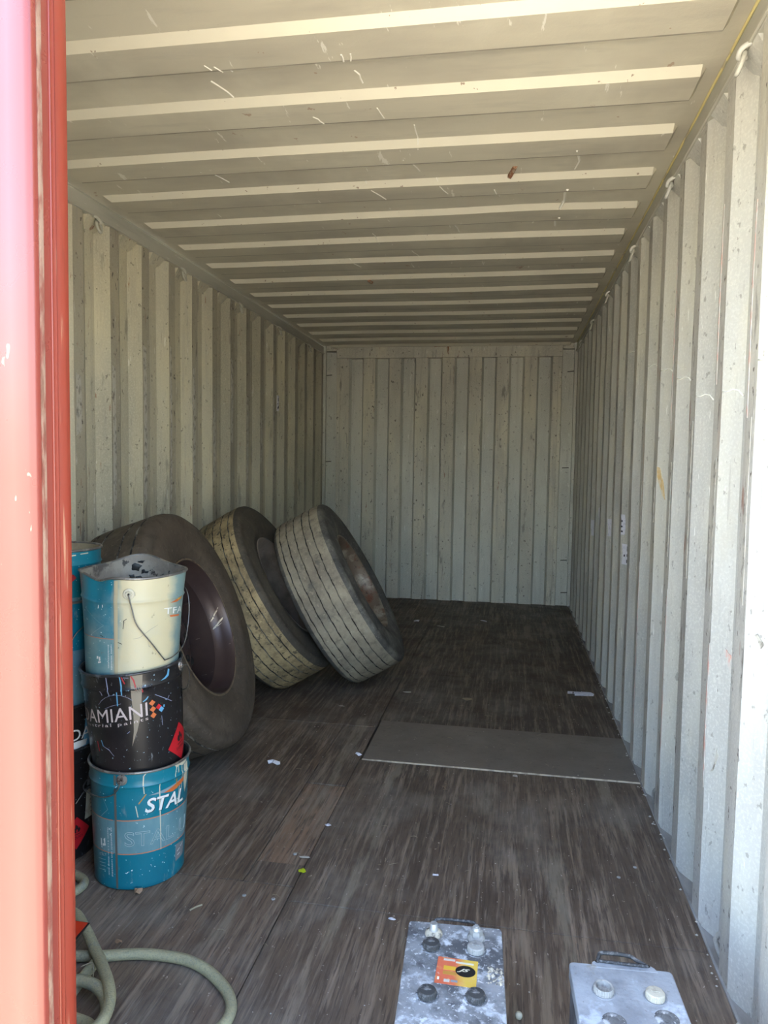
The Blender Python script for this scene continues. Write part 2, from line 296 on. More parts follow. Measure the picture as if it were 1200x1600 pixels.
# floor fasteners
for x, y in [(2.22, 1.42), (2.16, 1.35), (1.30, 2.12), (1.72, 2.11), (2.2, 2.11), (1.13, 1.28), (1.14, 1.03), (1.05, 1.03)]:
    MB().lathe([(0, .0018), (.005, .0018), (.0062, .0008), (.0065, -.002)], 12).build('floor_screw', 'steel_grey', fl, smooth=True).location = (x, y, .0002)

# ------------------------------------------------------------------ corrugated sheets
def wall_profile(first_end, pitch, flatw, slope, depth, outer, y0, y1):
    """list of (y, d, kind) : kind of the face that FOLLOWS the station ; d=0 protruding flat"""
    st = []
    e = first_end
    while e-flatw > y0-.6: e -= pitch
    while e < y1+pitch:
        st += [(e-flatw, 0.0, 1), (e, 0.0, 0), (e+slope, depth, 0), (e+slope+outer, depth, 0)]
        e += pitch
    out = []
    for i in range(len(st)-1):
        a, b = st[i], st[i+1]
        if b[0] <= y0 or a[0] >= y1: continue
        if a[0] < y0:
            t = (y0-a[0])/(b[0]-a[0]); a = (y0, a[1]+t*(b[1]-a[1]), a[2])
        out.append(a)
        if b[0] >= y1:
            t = (y1-a[0])/(b[0]-a[0]); out.append((y1, a[1]+t*(b[1]-a[1]), b[2])); break
    return out
def corrugated(name, prof, fn, z0, z1, mats, nzs=14, amp=.003, seed=0, parent=None):
    mb = MB(); vs = []; fs = []; mi = []
    k = len(prof)
    zs = [z0+(z1-z0)*i/nzs for i in range(nzs+1)]
    for z in zs:
        for (u, d, kd) in prof:
            wob = amp*nz(u*1.3+seed, z*1.1, seed*3.3, 2.0)*min(1, (z-z0)/.2, (z1-z)/.2 if z1-z > 0 else 0)
            vs.append(fn(u, d+wob, z))
    for i in range(nzs):
        for j in range(k-1):
            fs.append((i*k+j, i*k+j+1, (i+1)*k+j+1, (i+1)*k+j)); mi.append(prof[j][2])
    mb.v = vs; mb.f = fs; mb.m = mi
    return mb.build(name, mats, parent, solid=.002)
pr = wall_profile(.954, .2815, .072, .068, .036, .070, .06, L-.01)
wr = struct(corrugated('wall_right', pr, lambda u, d, z: (W+d, u, z), -.03, 2.335, ['wall_r', 'wall_r_d'], seed=2))
pq = wall_profile(2.182, .2820, .072, .068, .036, .070, .06, L-.01)
wlft = struct(corrugated('wall_left', pq, lambda u, d, z: (-d, u, z), -.03, 2.335, ['wall_l', 'wall_l_d'], seed=5))
pb = wall_profile(.197+.055, .250, .110, .018, .045, .104, .130, 2.225)
wb = struct(corrugated('wall_back', pb, lambda u, d, z: (u, L-.02+d, z), -.03, 2.30, ['wall_b', 'wall_b_d'], amp=.002, seed=9))
# back frame
t = struct(MB().box(.130, 2.226, L-.034, L+.06, 2.274, 2.40).build('trim_1', 'wall_b_d', bevel=.006))
for i, (x0, x1, y) in enumerate([(-.04, .026, L-.03), (.026, .130, L), (2.226, 2.331, L), (2.331, 2.39, L-.03)]):
    struct(MB().box(x0, x1, y, L+.08, -.03, 2.34 if i in (1, 2) else 2.40).build('trim_%d' % (2+i), 'wall_b', bevel=.004))
for x0, x1 in [(.02, .132), (2.224, 2.335)]:
    MB().box(x0, x1, L-.012, L+.08, 2.345, 2.40).build('corner_block', 'wall_b_d', t, bevel=.006)
for x0, x1 in [(.132, .168), (2.19, 2.224)]:
    MB().box(x0, x1, L-.026, L+.02, -.03, 2.272).build('frame_strip', 'wall_b_d', t, bevel=.004)
for x, z in [(.05, 2.12), (.05, 1.295), (2.30, 2.14), (2.28, 1.27), (2.29, .42), (2.30, .12)]:
    MB().tube([(x-.028, L-.003, z), (x+.03, L-.003, z+.003)], .0045, 6).build('weld_mark', 'seam', t)
struct(MB().box(-.05, W+.05, L+.082, L+.10, -.16, 2.45).build('trim_6', 'ext'))
# ceiling: roof panels of three corrugations each
def roof_d(y):
    # band (slope toward the door) starts at 1.255 + .349 k and drops over .022 ; far slope rises .165 further
    k = (y-1.255) % .349
    if k < .024: return k/.024
    if k < .160: return 1.0
    if k < .168: return 1-(k-.160)/.008
    return 0.0
ce = struct(MB().box(-.05, W+.05, -.05, L+.10, 2.44, 2.46).build('ceiling', 'ext'))
DZ = .021
def roof_panel(y0, y1, idx):
    ys = {y0, y1}
    k = -4
    while k < 16:
        b = 1.255+.349*k
        for d in (0, .024, .154, .160, .168, .172):
            if y0 < b+d < y1: ys.add(round(b+d, 5))
        k += 1
    ys = sorted(ys)
    xs = [-.03, .062, .090]+[.09+(2.285-.09)*i/18 for i in range(1, 18)]+[2.285, 2.300, 2.38]
    vs = []; fs = []; mi = []
    for y in ys:
        for x in xs:
            on = 0 if x < .07 or x > 2.29 else 1
            sag = .010*nz(x*.9, y*.8, 4.4, 1.0)+.012*math.exp(-((x-1.85)/.25)**2-((y-2.35)/.25)**2)
            if x < .0 or x > W: sag *= .2
            vs.append((x, y, H-.0-DZ*roof_d(y+.0)*on+sag*.6))
    n = len(xs)
    for i in range(len(ys)-1):
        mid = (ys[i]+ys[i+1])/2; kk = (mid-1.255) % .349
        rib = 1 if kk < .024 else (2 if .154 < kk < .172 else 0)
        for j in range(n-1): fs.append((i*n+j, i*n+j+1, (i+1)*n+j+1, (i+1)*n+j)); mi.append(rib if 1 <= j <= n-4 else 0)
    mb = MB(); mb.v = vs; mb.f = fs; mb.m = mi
    return mb.build('roof_panel', ['roof', 'roof_rib_lit', 'crease'], ce, solid=.002)
cuts = [-.04, .287, 1.334, 2.381, 3.428, 4.475, 5.522, L+.09]
for i in range(len(cuts)-1):
    roof_panel(cuts[i], cuts[i+1], i)
    if 0 < i: MB().tube([(x, cuts[i], H-.001+.006*nz(x*.9, cuts[i]*.8, 4.4)) for x in [.07+.1*q for q in range(23)]], .0022, 5).build('weld_bead', 'roof_rib_lit', ce)
# top rails with lips, caulk beads
for i, (xa, xb, lip) in enumerate([(-.05, .004, (.004, .012)), (W-.004, W+.05, (W-.012, W-.004))]):
    tr = struct(MB().box(xa, xb, .05, L-.01, 2.318, 2.388).build('trim_%d' % (7+i), 'rail', bevel=.003))
    MB().box(lip[0], lip[1], .05, L-.01, 2.318, 2.326).build('rail_lip', 'rail', tr, bevel=.002)
    xs_ = .006 if i == 0 else W-.006
    MB().tube([(xs_+.002*nz(y, 3, i, 4), y, 2.3895+.001*nz(y, i, 0, 6)) for y in [.1+.12*q for q in range(48)]], .0042 if i else .0028, 6).build('sealant_bead', 'caulk' if i else 'rail', tr, smooth=True)
    # fillets closing the tops of the recesses
    prof = pr if i else pq
    for q in range(len(prof)-1):
        a, b = prof[q], prof[q+1]
        if a[1] > .03 and b[1] > .03 and b[0]-a[0] > .05:
            y0, y1 = a[0]-.03, b[0]+.03
            s = 1 if i else -1; x_in = (W-.002) if i else .002; x_out = x_in+s*.042
            mb = MB(); mb.add([(x_in, y0, 2.318), (x_in, y1, 2.318), (x_out, y1, 2.318), (x_out, y0, 2.318), (x_out, y0+.02, 2.262), (x_out, y1-.02, 2.262)],
                              [(0, 1, 5, 4), (0, 4, 3), (1, 2, 5), (0, 3, 2, 1), (3, 4, 5, 2)])
            mb.build('recess_cap', 'wall_r' if i else 'wall_l', tr)
    # lashing rings along the rail
    ring_ys = [1.050, 1.885, 2.700, 3.60, 4.44, 5.28] if i else [.32, 1.155, 1.990, 2.815, 3.655, 4.475, 5.30]
    for y in ring_ys:
        s = -1 if i else 1; x = (W-.010) if i else .010
        pts = []
        for a in range(20):
            an = 2*PI*a/20; ry = .030*math.cos(an); rz = .026*math.sin(an)
            pts.append((x+s*(.012-rz*.35), y+ry*.55+rz*.15, 2.282+rz-.002))
        rg = MB().tube(pts, .0058, 8, closed=True).build('lashing_ring', 'rail' if not i else 'wall_r', tr, smooth=True)
        MB().tube(catmull([(x-s*.006, y-.014, 2.322), (x+s*.013, y-.006, 2.312), (x+s*.016, y+.006, 2.298), (x-s*.004, y+.014, 2.300)], 5), .007, 8).build('ring_lug', 'rail' if not i else 'wall_r', rg, smooth=True)
# bottom rails
for i, (xa, xb) in enumerate([(-.05, -.0015), (W+.0015, W+.05)]):
    tr = struct(MB().box(xa, xb, .03, L-.01, -.16, -.004).build('trim_%d' % (9+i), 'steel_grey', bevel=.002))
    xl = (-.0012, .006) if i == 0 else (W-.006, W+.0012)
    MB().box(xl[0], xl[1], .05, L-.03, -.004, .005).build('floor_lip', 'steel_grey', tr, bevel=.001)
    for y in ([.98, 1.83, 2.67, 3.51] if i else [1.05, 1.9, 4.4]):
        s = -1 if i else 1; x = W+.020 if i else -.020
        MB().tube(catmull([(x, y-.035, .004), (x+s*.014, y-.03, .05), (x+s*.010, y, .085), (x+s*.016, y+.03, .05), (x, y+.035, .004)], 6), .0065, 8).build('floor_lashing_ring', 'steel_grey' if not i else 'wall_r_d', tr, smooth=True)
# dents, rust and marks of the ceiling: built as small raised paint scabs
def scab(name, m, pts, parent, th=.0006):
    """thin polygon lying on a surface; pts are 3D, in order"""
    P = [Vector(p) for p in pts]; n = (P[1]-P[0]).cross(P[2]-P[0]).normalized()*th
    k = len(P); mb = MB(); mb.add([p-n for p in P]+[p+n for p in P], [tuple(range(k)), tuple(range(k, 2*k))[::-1]]+[(i, (i+1) % k, k+(i+1) % k, k+i) for i in range(k)])
    return mb.build(name, m, parent)
# door header, sill, right corner post, left corner post
struct(MB().box(-.06, W+.06, -.06, .04, 2.325, 2.45).build('trim_11', 'red', bevel=.006))
struct(MB().box(-.06, W+.06, -.10, -.003, -.16, -.012).build('trim_12', 'red', bevel=.006))
struct(MB().box(W+.002, W+.09, -.06, .058, -.16, 2.45).build('trim_13', 'red', bevel=.006))
struct(MB().box(-.09, -.002, -.06, .058, -.16, 2.45).build('trim_14', 'red', bevel=.006))

# ------------------------------------------------------------------ left door leaf, closed
dr = struct(empty('door_1', (1.166, -.0, .0), (0, math.radians(.15), 0)))
def vprof(name, pts, m, z0=.0, z1=2.318, smooth=30, parent=dr):
    mb = MB(); n = len(pts); vs = []
    zs = [z0+(z1-z0)*i/20 for i in range(21)]
    for z in zs:
        for (x, y) in pts: vs.append((x+.0006*nz(z*3, x*9, y*9), y+.0010*nz(z*2.2, x*20, 3.), z))
    fs = [(i*n+j, i*n+j+1, (i+1)*n+j+1, (i+1)*n+j) for i in range(20) for j in range(n-1)]
    fs += [(i*n+n-1, i*n, (i+1)*n, (i+1)*n+n-1) for i in range(20)]
    fs += [tuple(range(n)), tuple(20*n+k for k in range(n))[::-1]]
    mb.add(vs, fs); return mb.build(name, m, parent, smooth=smooth)
arc = [(-.010+.009*math.sin(a), -.0455-.0095*math.cos(a)) for a in [i*PI/2/6 for i in range(7)]]
vprof('door_frame', [(-.11, -.012), (-.11, -.055), (-.060, -.0550), (-.034, -.0548), (-.031, -.0556), (-.012, -.0550)]+arc+[(-.001, -.012)], 'red')
vprof('worn_edge', [(-.004, -.0405), (.0012, -.0425), (.0016, -.0400), (.0010, -.0335), (-.004, -.0320)], 'red_edge', parent=dr)
vprof('edge_groove', [(-.012, -.0318), (-.0035, -.0318), (-.0030, -.0180), (-.012, -.0180)], 'red_dark')
vprof('gasket', [(-.012, -.0182), (.0006, -.0180), (.0016, -.0165), (.0006, -.0145), (-.0010, -.0130), (-.0008, -.0100), (.0012, -.0062), (.0018, -.0070),
                 (.0005, -.0050), (-.0005, -.0035), (.0010, .0005), (.0028, .0080), (.0034, .0140), (.0026, .0185), (-.0010, .0205), (-.012, .0200)], 'red_lip')
# door panel with its far frame, hidden left part of the leaf
mb = MB(); ys_ = [(-.112, -.03), (-.16, -.03), (-.19, -.008), (-.50, -.008), (-.53, -.03), (-.62, -.03), (-.65, -.008), (-1.02, -.008), (-1.05, -.03), (-1.10, -.03)]
vs = []
for z in (.10, 2.24):
    for x, y in ys_: vs.append((x, y, z))
n = len(ys_); mb.add(vs, [(j, j+1, n+j+1, n+j) for j in range(n-1)])
mb.build('door_panel', 'red', dr, solid=.002)
MB().box(-1.165, -1.10, -.055, -.010, .005, 2.318).build('hinge_stile', 'red', dr, bevel=.006)
MB().box(-1.10, -.111, -.054, -.010, .005, .10).build('bottom_rail', 'red', dr, bevel=.006)
MB().box(-1.10, -.111, -.054, -.010, 2.24, 2.318).build('top_rail', 'red', dr, bevel=.006)

# ------------------------------------------------------------------ truck wheels
def wheel(label, x, y, yaw, lean, R, wd, mt, ms, mrim, mdisc, medge, roll=0.0, grooves=(-.105, -.055, 0, .055, .105), gw=.003):
    yaw, lean = math.radians(yaw), math.radians(lean)
    n = Vector((math.cos(lean)*math.cos(yaw), math.cos(lean)*math.sin(yaw), math.sin(lean)))
    hw = wd/2
    zc = (R-.016)*math.cos(lean)+(hw-.012)*math.sin(lean)+.0055
    root = empty('truck_tire', (0, 0, 0)); 
    q = n.to_track_quat('Z', 'Y')
    root.rotation_euler = (q @ Matrix.Rotation(roll, 4, 'Z').to_quaternion()).to_euler()
    root.location = (x, y, zc)
    tag(root, label, 'tire', 'truck tires leaning by the left wall')
    # tyre carcass: side walls and bead
    def side(s):
        return [(R-.004, s*(hw-.030)), (R-.010, s*(hw-.014)), (R-.022, s*(hw-.004)), (R-.040, s*(hw+.001)), (R-.044, s*(hw-.001)), (R-.060, s*(hw+.003)), (R-.10, s*(hw+.008)), (R-.13, s*(hw+.009)),
                (R-.16, s*(hw+.006)), (R-.163, s*(hw+.004)), (R-.19, s*(hw-.004)), (R-.21, s*(hw-.014)), (.296, s*(hw-.022)), (.288, s*(hw-.036)), (.290, s*(hw-.06))]
    prof = side(1)+side(-1)[::-1]
    inner = [(.34, -(hw-.05)), (R-.05, -(hw-.05)), (R-.03, 0), (R-.05, hw-.05), (.34, hw-.05)]
    MB().lathe(side(1), 96).build('sidewall', ms, root, smooth=True)
    MB().lathe(side(-1), 96).build('sidewall', ms, root, smooth=True)
    # tread with circumferential grooves
    tw = hw-.029; pts = [(-tw, R-.004)]; gm = []
    gs = [g*hw/.17 for g in grooves]
    g_w = gw
    for g in gs: pts += [(g-g_w, R-.0005), (g-g_w+.001, R-.011), (g+g_w-.001, R-.011), (g+g_w, R-.0005)]
    pts += [(tw, R-.004)]
    nseg = 132; mb = MB(); vs = []; k = len(pts)
    for i in range(nseg):
        a = 2*PI*i/nseg
        for j, (zz, r) in enumerate(pts):
            wob = .0022*nz(math.cos(a)*9, math.sin(a)*9, zz*20+x)
            zz2 = zz+(.0016*math.sin(i*2.1+j//4)+.001*math.sin(i*.9) if 0 < j < k-1 else 0)
            vs.append(((r+wob)*math.cos(a), (r+wob)*math.sin(a), zz2))
    fs = []; mi = []
    for i in range(nseg):
        i2 = (i+1) % nseg
        for j in range(k-1):
            fs.append((i*k+j, i2*k+j, i2*k+j+1, i*k+j+1)); mi.append(1 if (j % 4) in (1, 2, 3) and 0 < j < k-2 else 0)
    mb.add(vs, fs); mb.m = mi
    mb.build('tread', [mt, 'groove'], root, smooth=40)
    # rubber inner liner so the carcass is closed
    # wheel rim: flange, drop, barrel
    f = hw-.022
    rim = [(.306, f-.004), (.307, f+.004), (.302, f+.010), (.294, f+.008), (.287, f-.004), (.284, f-.030), (.276, f-.060), (.262, f-.075), (.262, -f+.11), (.276, -f+.06), (.284, -f+.03), (.287, -f+.004), (.294, -f-.008), (.306, -f-.004),
           (.300, -f+.02), (.292, -f+.06), (.272, -f+.115), (.272, f-.07), (.292, f-.03), (.300, f-.012)]
    MB().lathe(rim, 96, closed=True).build('wheel_rim', mrim, root, smooth=35)
    MB().lathe([(.3005+.0065*math.cos(a), f+.004+.0065*math.sin(a)) for a in [2*PI*i/10 for i in range(10)]], 96, closed=True).build('rim_flange', medge, root, smooth=True)
    # disc on the far side
    dz = -f+.10
    mb = MB(); mb.lathe([(.2625, dz-.03), (.24, dz), (.20, dz+.018), (.165, dz+.020), (.141, dz+.020), (.140, dz+.008), (.165, dz+.008), (.20, dz+.006), (.238, dz-.012), (.2625, dz-.042)], 64, closed=True)
    d = mb.build('wheel_disc', mdisc, root, smooth=35)
    for i in range(10):
        a = 2*PI*i/10
        MB().lathe([(0, .0), (.0125, .0), (.0125, .004), (.016, .004), (.016, -.003)], 12).build('bolt_hole', 'dark', d).location = (.1675*math.cos(a), .1675*math.sin(a), dz+.0195)
    for i in range(8):
        a = 2*PI*(i+.5)/8
        MB().lathe([(0, .0), (.020, .0), (.022, -.004)], 16).build('hand_hole', 'dark', d).location = (.212*math.cos(a), .212*math.sin(a), dz+.0160)
    MB().tube([(.250, 0, dz+.02), (.255, 0, dz+.04), (.250, 0, dz+.065)], .004, 8).build('valve_stem', 'rim_brown', root, smooth=True)
    return root
wt1 = wheel('brown-black truck tire nearest the door, with a deep dark brown rim, behind the paint tins', .378, 1.944, 4.8, 19.6, .515, .325, 'tread_dark', 'side_dark', 'rim_brown', 'rim_brown', 'rim_edge', .4, (-.11, -.05, .05, .11), .004)
M['scrape'] = mat('bare scraped metal', (.50, .44, .36), .35, .5, [('n', (90, 90, 90), .5, .6, (.10, .07, .06), .9, 4)])
bpy.context.view_layer.update(); wi = wt1.matrix_world.inverted()
for a_, b_, w_ in [((.4588, 2.2473, .6012), (.4252, 2.246, .5237), .012), ((.4835, 2.2515, .5546), (.4422, 2.2417, .4893), .016), ((.4808, 2.2488, .526), (.4212, 2.2376, .4709), .007), ((.445, 2.2465, .545), (.405, 2.2454, .545), .009)]:
    A_, B__ = wi @ Vector(a_), wi @ Vector(b_); poly = []
    for sgn in (1, -1):
        for q in range(5):
            t_ = q/4 if sgn > 0 else 1-q/4; P_ = A_.lerp(B__, t_); z_ = P_.z+sgn*w_*.5*math.sin(PI*(t_*.9+.05))*(1+.4*math.sin(q*2.3)); r_ = .2835 if abs(z_) > .08 else .268
            r_ = .288-max(0, .13-z_)*.25; an_ = math.atan2(P_.y, P_.x); poly.append((r_*math.cos(an_)*.985, r_*math.sin(an_)*.985, z_))
    k_ = len(poly); mb = MB(); mb.add(poly+[(p[0]*.997, p[1]*.997, p[2]) for p in poly], [tuple(range(k_)), tuple(range(k_, 2*k_))[::-1]]+[(i, (i+1) % k_, k_+(i+1) % k_, k_+i) for i in range(k_)]); mb.build('scrape_mark', 'scrape', wt1)
wheel('middle truck tire with yellow-brown mud caked on its tread and a dark sidewall', .425, 3.003, 5.3, 30.5, .520, .315, 'tread_mud', 'side_mud', 'rim_mauve', 'rim_mauve', 'rim_mauve', 1.2)
wheel('farthest truck tire with pale grey dusty tread and a rusty rim patched with white', .820, 3.208, 6.5, 29.3, .520, .325, 'tread_grey', 'side_grey', 'rim_rust', 'rim_rust', 'rim_rust', 2.2, (-.115, -.07, -.02, .035, .085), .0028)

# ------------------------------------------------------------------ paint tins
RB, RT, TH_ = .133, .1485, .366
def rad(z): return RB+(RT-RB)*max(0, min(1, z/TH_))
def deform(th, z, dent):
    """radius factor and lift for the crushed tin"""
    if not dent: return 1.0, 0.0
    t = max(0, (z-.20)/.166); t = min(1, t)**1.6
    a = th-dent
    back = math.exp(-((math.atan2(math.sin(th-3.0), math.cos(th-3.0)))/.48)**2)
    left = math.exp(-((math.atan2(math.sin(th+1.35), math.cos(th+1.35)))/.30)**2)
    lf = math.exp(-((math.atan2(math.sin(th+.80), math.cos(th+.80)))/.26)**2)
    front = math.exp(-((math.atan2(math.sin(th-.1), math.cos(th-.1)))/.7)**2)
    rgt = math.exp(-((math.atan2(math.sin(th-1.5), math.cos(th-1.5)))/.5)**2)
    return 1+t*(.17*back+.05*left-.10*lf-.03*front+.05*rgt), t*(.026*back+.006*left-.016*lf-.008*front)
def P3(th, z, off=0.0, dent=0):
    k, dz = deform(th, z, dent); rib = .0035*math.exp(-((z-RIBZ[0])/.0045)**2)
    r = rad(z)*k+off+rib
    return (r*math.sin(th), -r*math.cos(th), z+dz)
RIBZ = [.320]
def warp_mesh(name, bm, m, parent, off=.0006, dent=0, maxe=.012):
    """bm verts hold (theta, z, height above surface)"""
    for _ in range(4):
        le = [e for e in bm.edges if ((e.verts[0].co.x-e.verts[1].co.x)*.143)**2+(e.verts[0].co.y-e.verts[1].co.y)**2 > maxe**2]
        if not le: break
        bmesh.ops.subdivide_edges(bm, edges=le, cuts=1)
        bmesh.ops.triangulate(bm, faces=[f for f in bm.faces if len(f.verts) > 3])
    for v in bm.verts: v.co = P3(v.co.x, v.co.y, off+v.co.z, dent)
    me = bpy.data.meshes.new(name); bm.to_mesh(me); bm.free(); me.materials.append(M[m])
    o = bpy.data.objects.new(name, me); COL.objects.link(o); o.parent = parent; return o
def decal(name, m, polys, parent, off=.0007, dent=0):
    if name != 'tiny_print' and len(polys) > 1:
        for poly in polys: o = decal(name, m, [poly], parent, off, dent)
        return o
    bm = bmesh.new()
    for poly in polys:
        f = bm.faces.new([bm.verts.new((t, z, 0)) for t, z in poly])
    bmesh.ops.triangulate(bm, faces=bm.faces[:])
    return warp_mesh(name, bm, m, parent, off, dent)
def stroke(pts, wd):
    """polygon quads for a polyline in (theta,z); wd in metres"""
    out = []
    pp = [(t*.143, z) for t, z in pts]
    for i in range(len(pp)-1):
        (a, b), (c, d) = pp[i], pp[i+1]; l = math.hypot(c-a, d-b) or 1; nx, ny = -(d-b)/l*wd/2, (c-a)/l*wd/2; ex, ey = (c-a)/l*wd*.3, (d-b)/l*wd*.3
        out.append([((a+nx-ex)/.143, b+ny-ey), ((a-nx-ex)/.143, b-ny-ey), ((c-nx*.8+ex)/.143, d-ny*.8+ey), ((c+nx*.8+ex)/.143, d+ny*.8+ey)])
    return out
def strokes(name, m, lines, wd, parent, off=.0008, dent=0):
    for l in lines:
        bm = bmesh.new(); L_, R_ = [], []
        pp = [(t*.143, z) for t, z in l]
        for i, (a, b) in enumerate(pp):
            c, d = pp[min(i+1, len(pp)-1)]; e, f = pp[max(i-1, 0)]; dx, dy = c-e, d-f; q = math.hypot(dx, dy) or 1
            ww = wd/2*(1 if 0 < i < len(pp)-1 else .75)
            L_.append(bm.verts.new(((a-dy/q*ww)/.143, b+dx/q*ww, 0))); R_.append(bm.verts.new(((a+dy/q*ww)/.143, b-dx/q*ww, 0)))
        for i in range(len(pp)-1): bm.faces.new((L_[i], R_[i], R_[i+1], L_[i+1]))
        bmesh.ops.triangulate(bm, faces=bm.faces[:])
        o = warp_mesh(name, bm, m, parent, off, dent)
        if name == 'tiny_print': o['kind'] = 'stuff'
    return o
def text_bm(s, outline=0.0, shear=0.0, bold=0.0, spacing=1.0):
    cu = bpy.data.curves.new('lettering', 'FONT'); cu.body = s; cu.size = 1; cu.shear = shear; cu.offset = bold; cu.space_character = spacing; cu.resolution_u = 4
    if outline: cu.fill_mode = 'NONE'; cu.bevel_depth = outline; cu.bevel_resolution = 0
    o = bpy.data.objects.new('lettering', cu); COL.objects.link(o)
    dg = bpy.context.evaluated_depsgraph_get(); me = bpy.data.meshes.new_from_object(o.evaluated_get(dg))
    bm = bmesh.new(); bm.from_mesh(me); bpy.data.objects.remove(o); bpy.data.curves.remove(cu); bpy.data.meshes.remove(me)
    xs = [v.co.x for v in bm.verts]; ys = [v.co.y for v in bm.verts]
    return bm, min(xs), max(xs), min(ys), max(ys)
def tin_text(name, s, m, th0, z0, th1, z1, h, parent, dent=0, off=.0010, vertical=False, **kw):
    bm, x0, x1, y0, y1 = text_bm(s, **kw)
    for v in bm.verts:
        a = (v.co.x-x0)/(x1-x0); b = (v.co.y-y0)/(y1-y0)
        if vertical:   # runs upward from (th0,z0) to (th0,z1), letter tops toward -theta
            v.co = Vector((th0-b*h/.143, z0+a*(z1-z0), v.co.z*h))
        else: v.co = Vector((th0+a*(th1-th0), z0+a*(z1-z0)+b*h, v.co.z*h))
    return warp_mesh(name, bm, m, parent, off, dent, .008)
def text_flat(name, s, m, mtx, wd, h, parent, **kw):
    bm, x0, x1, y0, y1 = text_bm(s, **kw)
    for v in bm.verts: v.co = mtx @ Vector(((v.co.x-x0)/(x1-x0)*wd-wd/2, (v.co.y-y0)/(y1-y0)*h-h/2, 0))
    me = bpy.data.meshes.new(name); bm.to_mesh(me); bm.free(); me.materials.append(M[m])
    o = bpy.data.objects.new(name, me); COL.objects.link(o); o.parent = parent; return o

def tin(label, loc, rz, tilt, body, inside, rimm, dent=0, ribz=.320, lug_th=-.36, lug_z=.343, seam_th=-.53, seamw=.007, lugm='lug', seam_m='seam', wire=None, rimw=.0042):
    RIBZ[0] = ribz
    root = empty('paint_bucket', loc, (0, 0, 0)); root.rotation_mode = 'XYZ'
    root.rotation_euler = (Matrix.Rotation(math.radians(rz), 4, 'Z') @ Matrix.Rotation(math.radians(tilt), 4, 'Y')).to_euler()
    tag(root, label, 'bucket', 'stacked paint buckets')
    NS = 72
    zs = [.0, .003, .012, .06, .11, .16, .20, .24, .27, .29]+[ribz-.008, ribz-.004, ribz, ribz+.004, ribz+.008]+[.34, .352, .362]
    zs = sorted(set(z for z in zs)); vs = []; k = len(zs)
    for i in range(NS):
        th = 2*PI*i/NS
        for z in zs:
            vs.append(P3(th, z, -.0015 if z < .001 else (.0012 if z < .01 else 0), dent))
    fs = [(i*k+j, ((i+1) % NS)*k+j, ((i+1) % NS)*k+j+1, i*k+j+1) for i in range(NS) for j in range(k-1)]
    c = len(vs); vs.append((0, 0, .004)); fs += [(c, ((i+1) % NS)*k, i*k) for i in range(NS)]
    mb = MB(); mb.add(vs, fs); b = mb.build('body', body, root, smooth=50)
    # inner skin
    zi = [.006, .06, .15, .22, .28, .33, .362]; vs = []; k = len(zi)
    for i in range(NS):
        th = 2*PI*i/NS
        for z in zi: vs.append(P3(th, z, -.0022-(.0035*math.exp(-((z-ribz)/.0045)**2)), dent))
    fs = [(i*k+j, i*k+j+1, ((i+1) % NS)*k+j+1, ((i+1) % NS)*k+j) for i in range(NS) for j in range(k-1)]
    c = len(vs); vs.append((0, 0, .006)); fs += [(c, i*k, ((i+1) % NS)*k) for i in range(NS)]
    mb = MB(); mb.add(vs, fs); mb.build('inner_wall', inside, root, smooth=50, fix=False)
    MB().tube([P3(2*PI*i/NS, .363, .001, dent) for i in range(NS)], rimw, 8, closed=True).build('rim', rimm, root, smooth=True)
    # vertical seam, folded strip
    if seamw:
        decal('seam', seam_m, [[(seam_th, .004), (seam_th+seamw/.143, .004), (seam_th+seamw/.143, .356), (seam_th, .356)]], root, .0012, dent)
        if seam_m == 'seamcream': strokes('seam_line', 'grey', [[(seam_th+.004, .004), (seam_th+.004, .356)], [(seam_th+.02, .004), (seam_th+.02, .356)]], .0008, root, .0016, dent)
    # lugs and bail
    for th in (lug_th, lug_th+PI):
        p = Vector(P3(th, lug_z, .0005, dent)); n = Vector((math.sin(th), -math.cos(th), 0)); 
        mb = MB().lathe([(0, .005), (.004, .005), (.0055, .0075), (.0085, .0075), (.0100, .004), (.0155, .003), (.0165, 0)], 20)
        l = mb.build('lug', lugm, root, smooth=40); l.location = p; l.rotation_euler = n.to_track_quat('Z', 'Y').to_euler()
        MB().lathe([(0, .0072), (.0028, .0072), (.003, .004)], 10).build('pivot', 'dark', l)
    if wire:
        MB().tube(catmull(wire, 6), .0019, 8).build('bail_wire', 'wire', root, smooth=True)
    return root

# -- front stack
# 1 teal tin on the floor
w1 = [P3(-.36, .343, .009), P3(-.40, .322, .010), P3(-.52, .300, .011), P3(-.75, .288, .012), P3(-1.05, .285, .014), P3(-1.5, .280, .020), P3(-2.0, .28, .016), P3(-2.6, .30, .012), P3(-.36-PI, .343, .009)]
t1 = tin('teal paint bucket at the bottom of the front stack, lettered STAL with cream drips', (.673, 1.113, .0015), 29, .5, 'tin_stal', 'tin_in_dark', 'rim_tin', ribz=.320, wire=w1)
RIBZ[0] = .320
seamL, seamR = -.57, -.49
decal('orange_line', 'orange2', [[(-1.4, .1115), (seamL, .1115), (seamL, .1145), (-1.4, .1145)], [(-1.4, .2150), (seamL, .2150), (seamL, .2175), (-1.4, .2175)],
      [(seamR, .2155), (1.6, .2155), (1.6, .2185), (seamR, .2185)], [(seamR, .1110), (1.6, .1110), (1.6, .1140), (seamR, .1140)]], t1)
decal('swoosh', 'swoosh', [[(.147, .2893), (.60, .2985), (1.05, .3085), (1.03, .303), (.55, .2875), (.471, .2858)]], t1)
decal('orange_flag', 'orange', [[(.471, .2858), (.73, .2970), (1.04, .3080), (1.05, .2940), (.80, .2840), (.681, .2795)]], t1, .0009)
tin_text('lettering_shadow', 'STAL', 'blk', .10, .2355, 1.05, .2285, .044, t1, shear=.22, bold=.02)
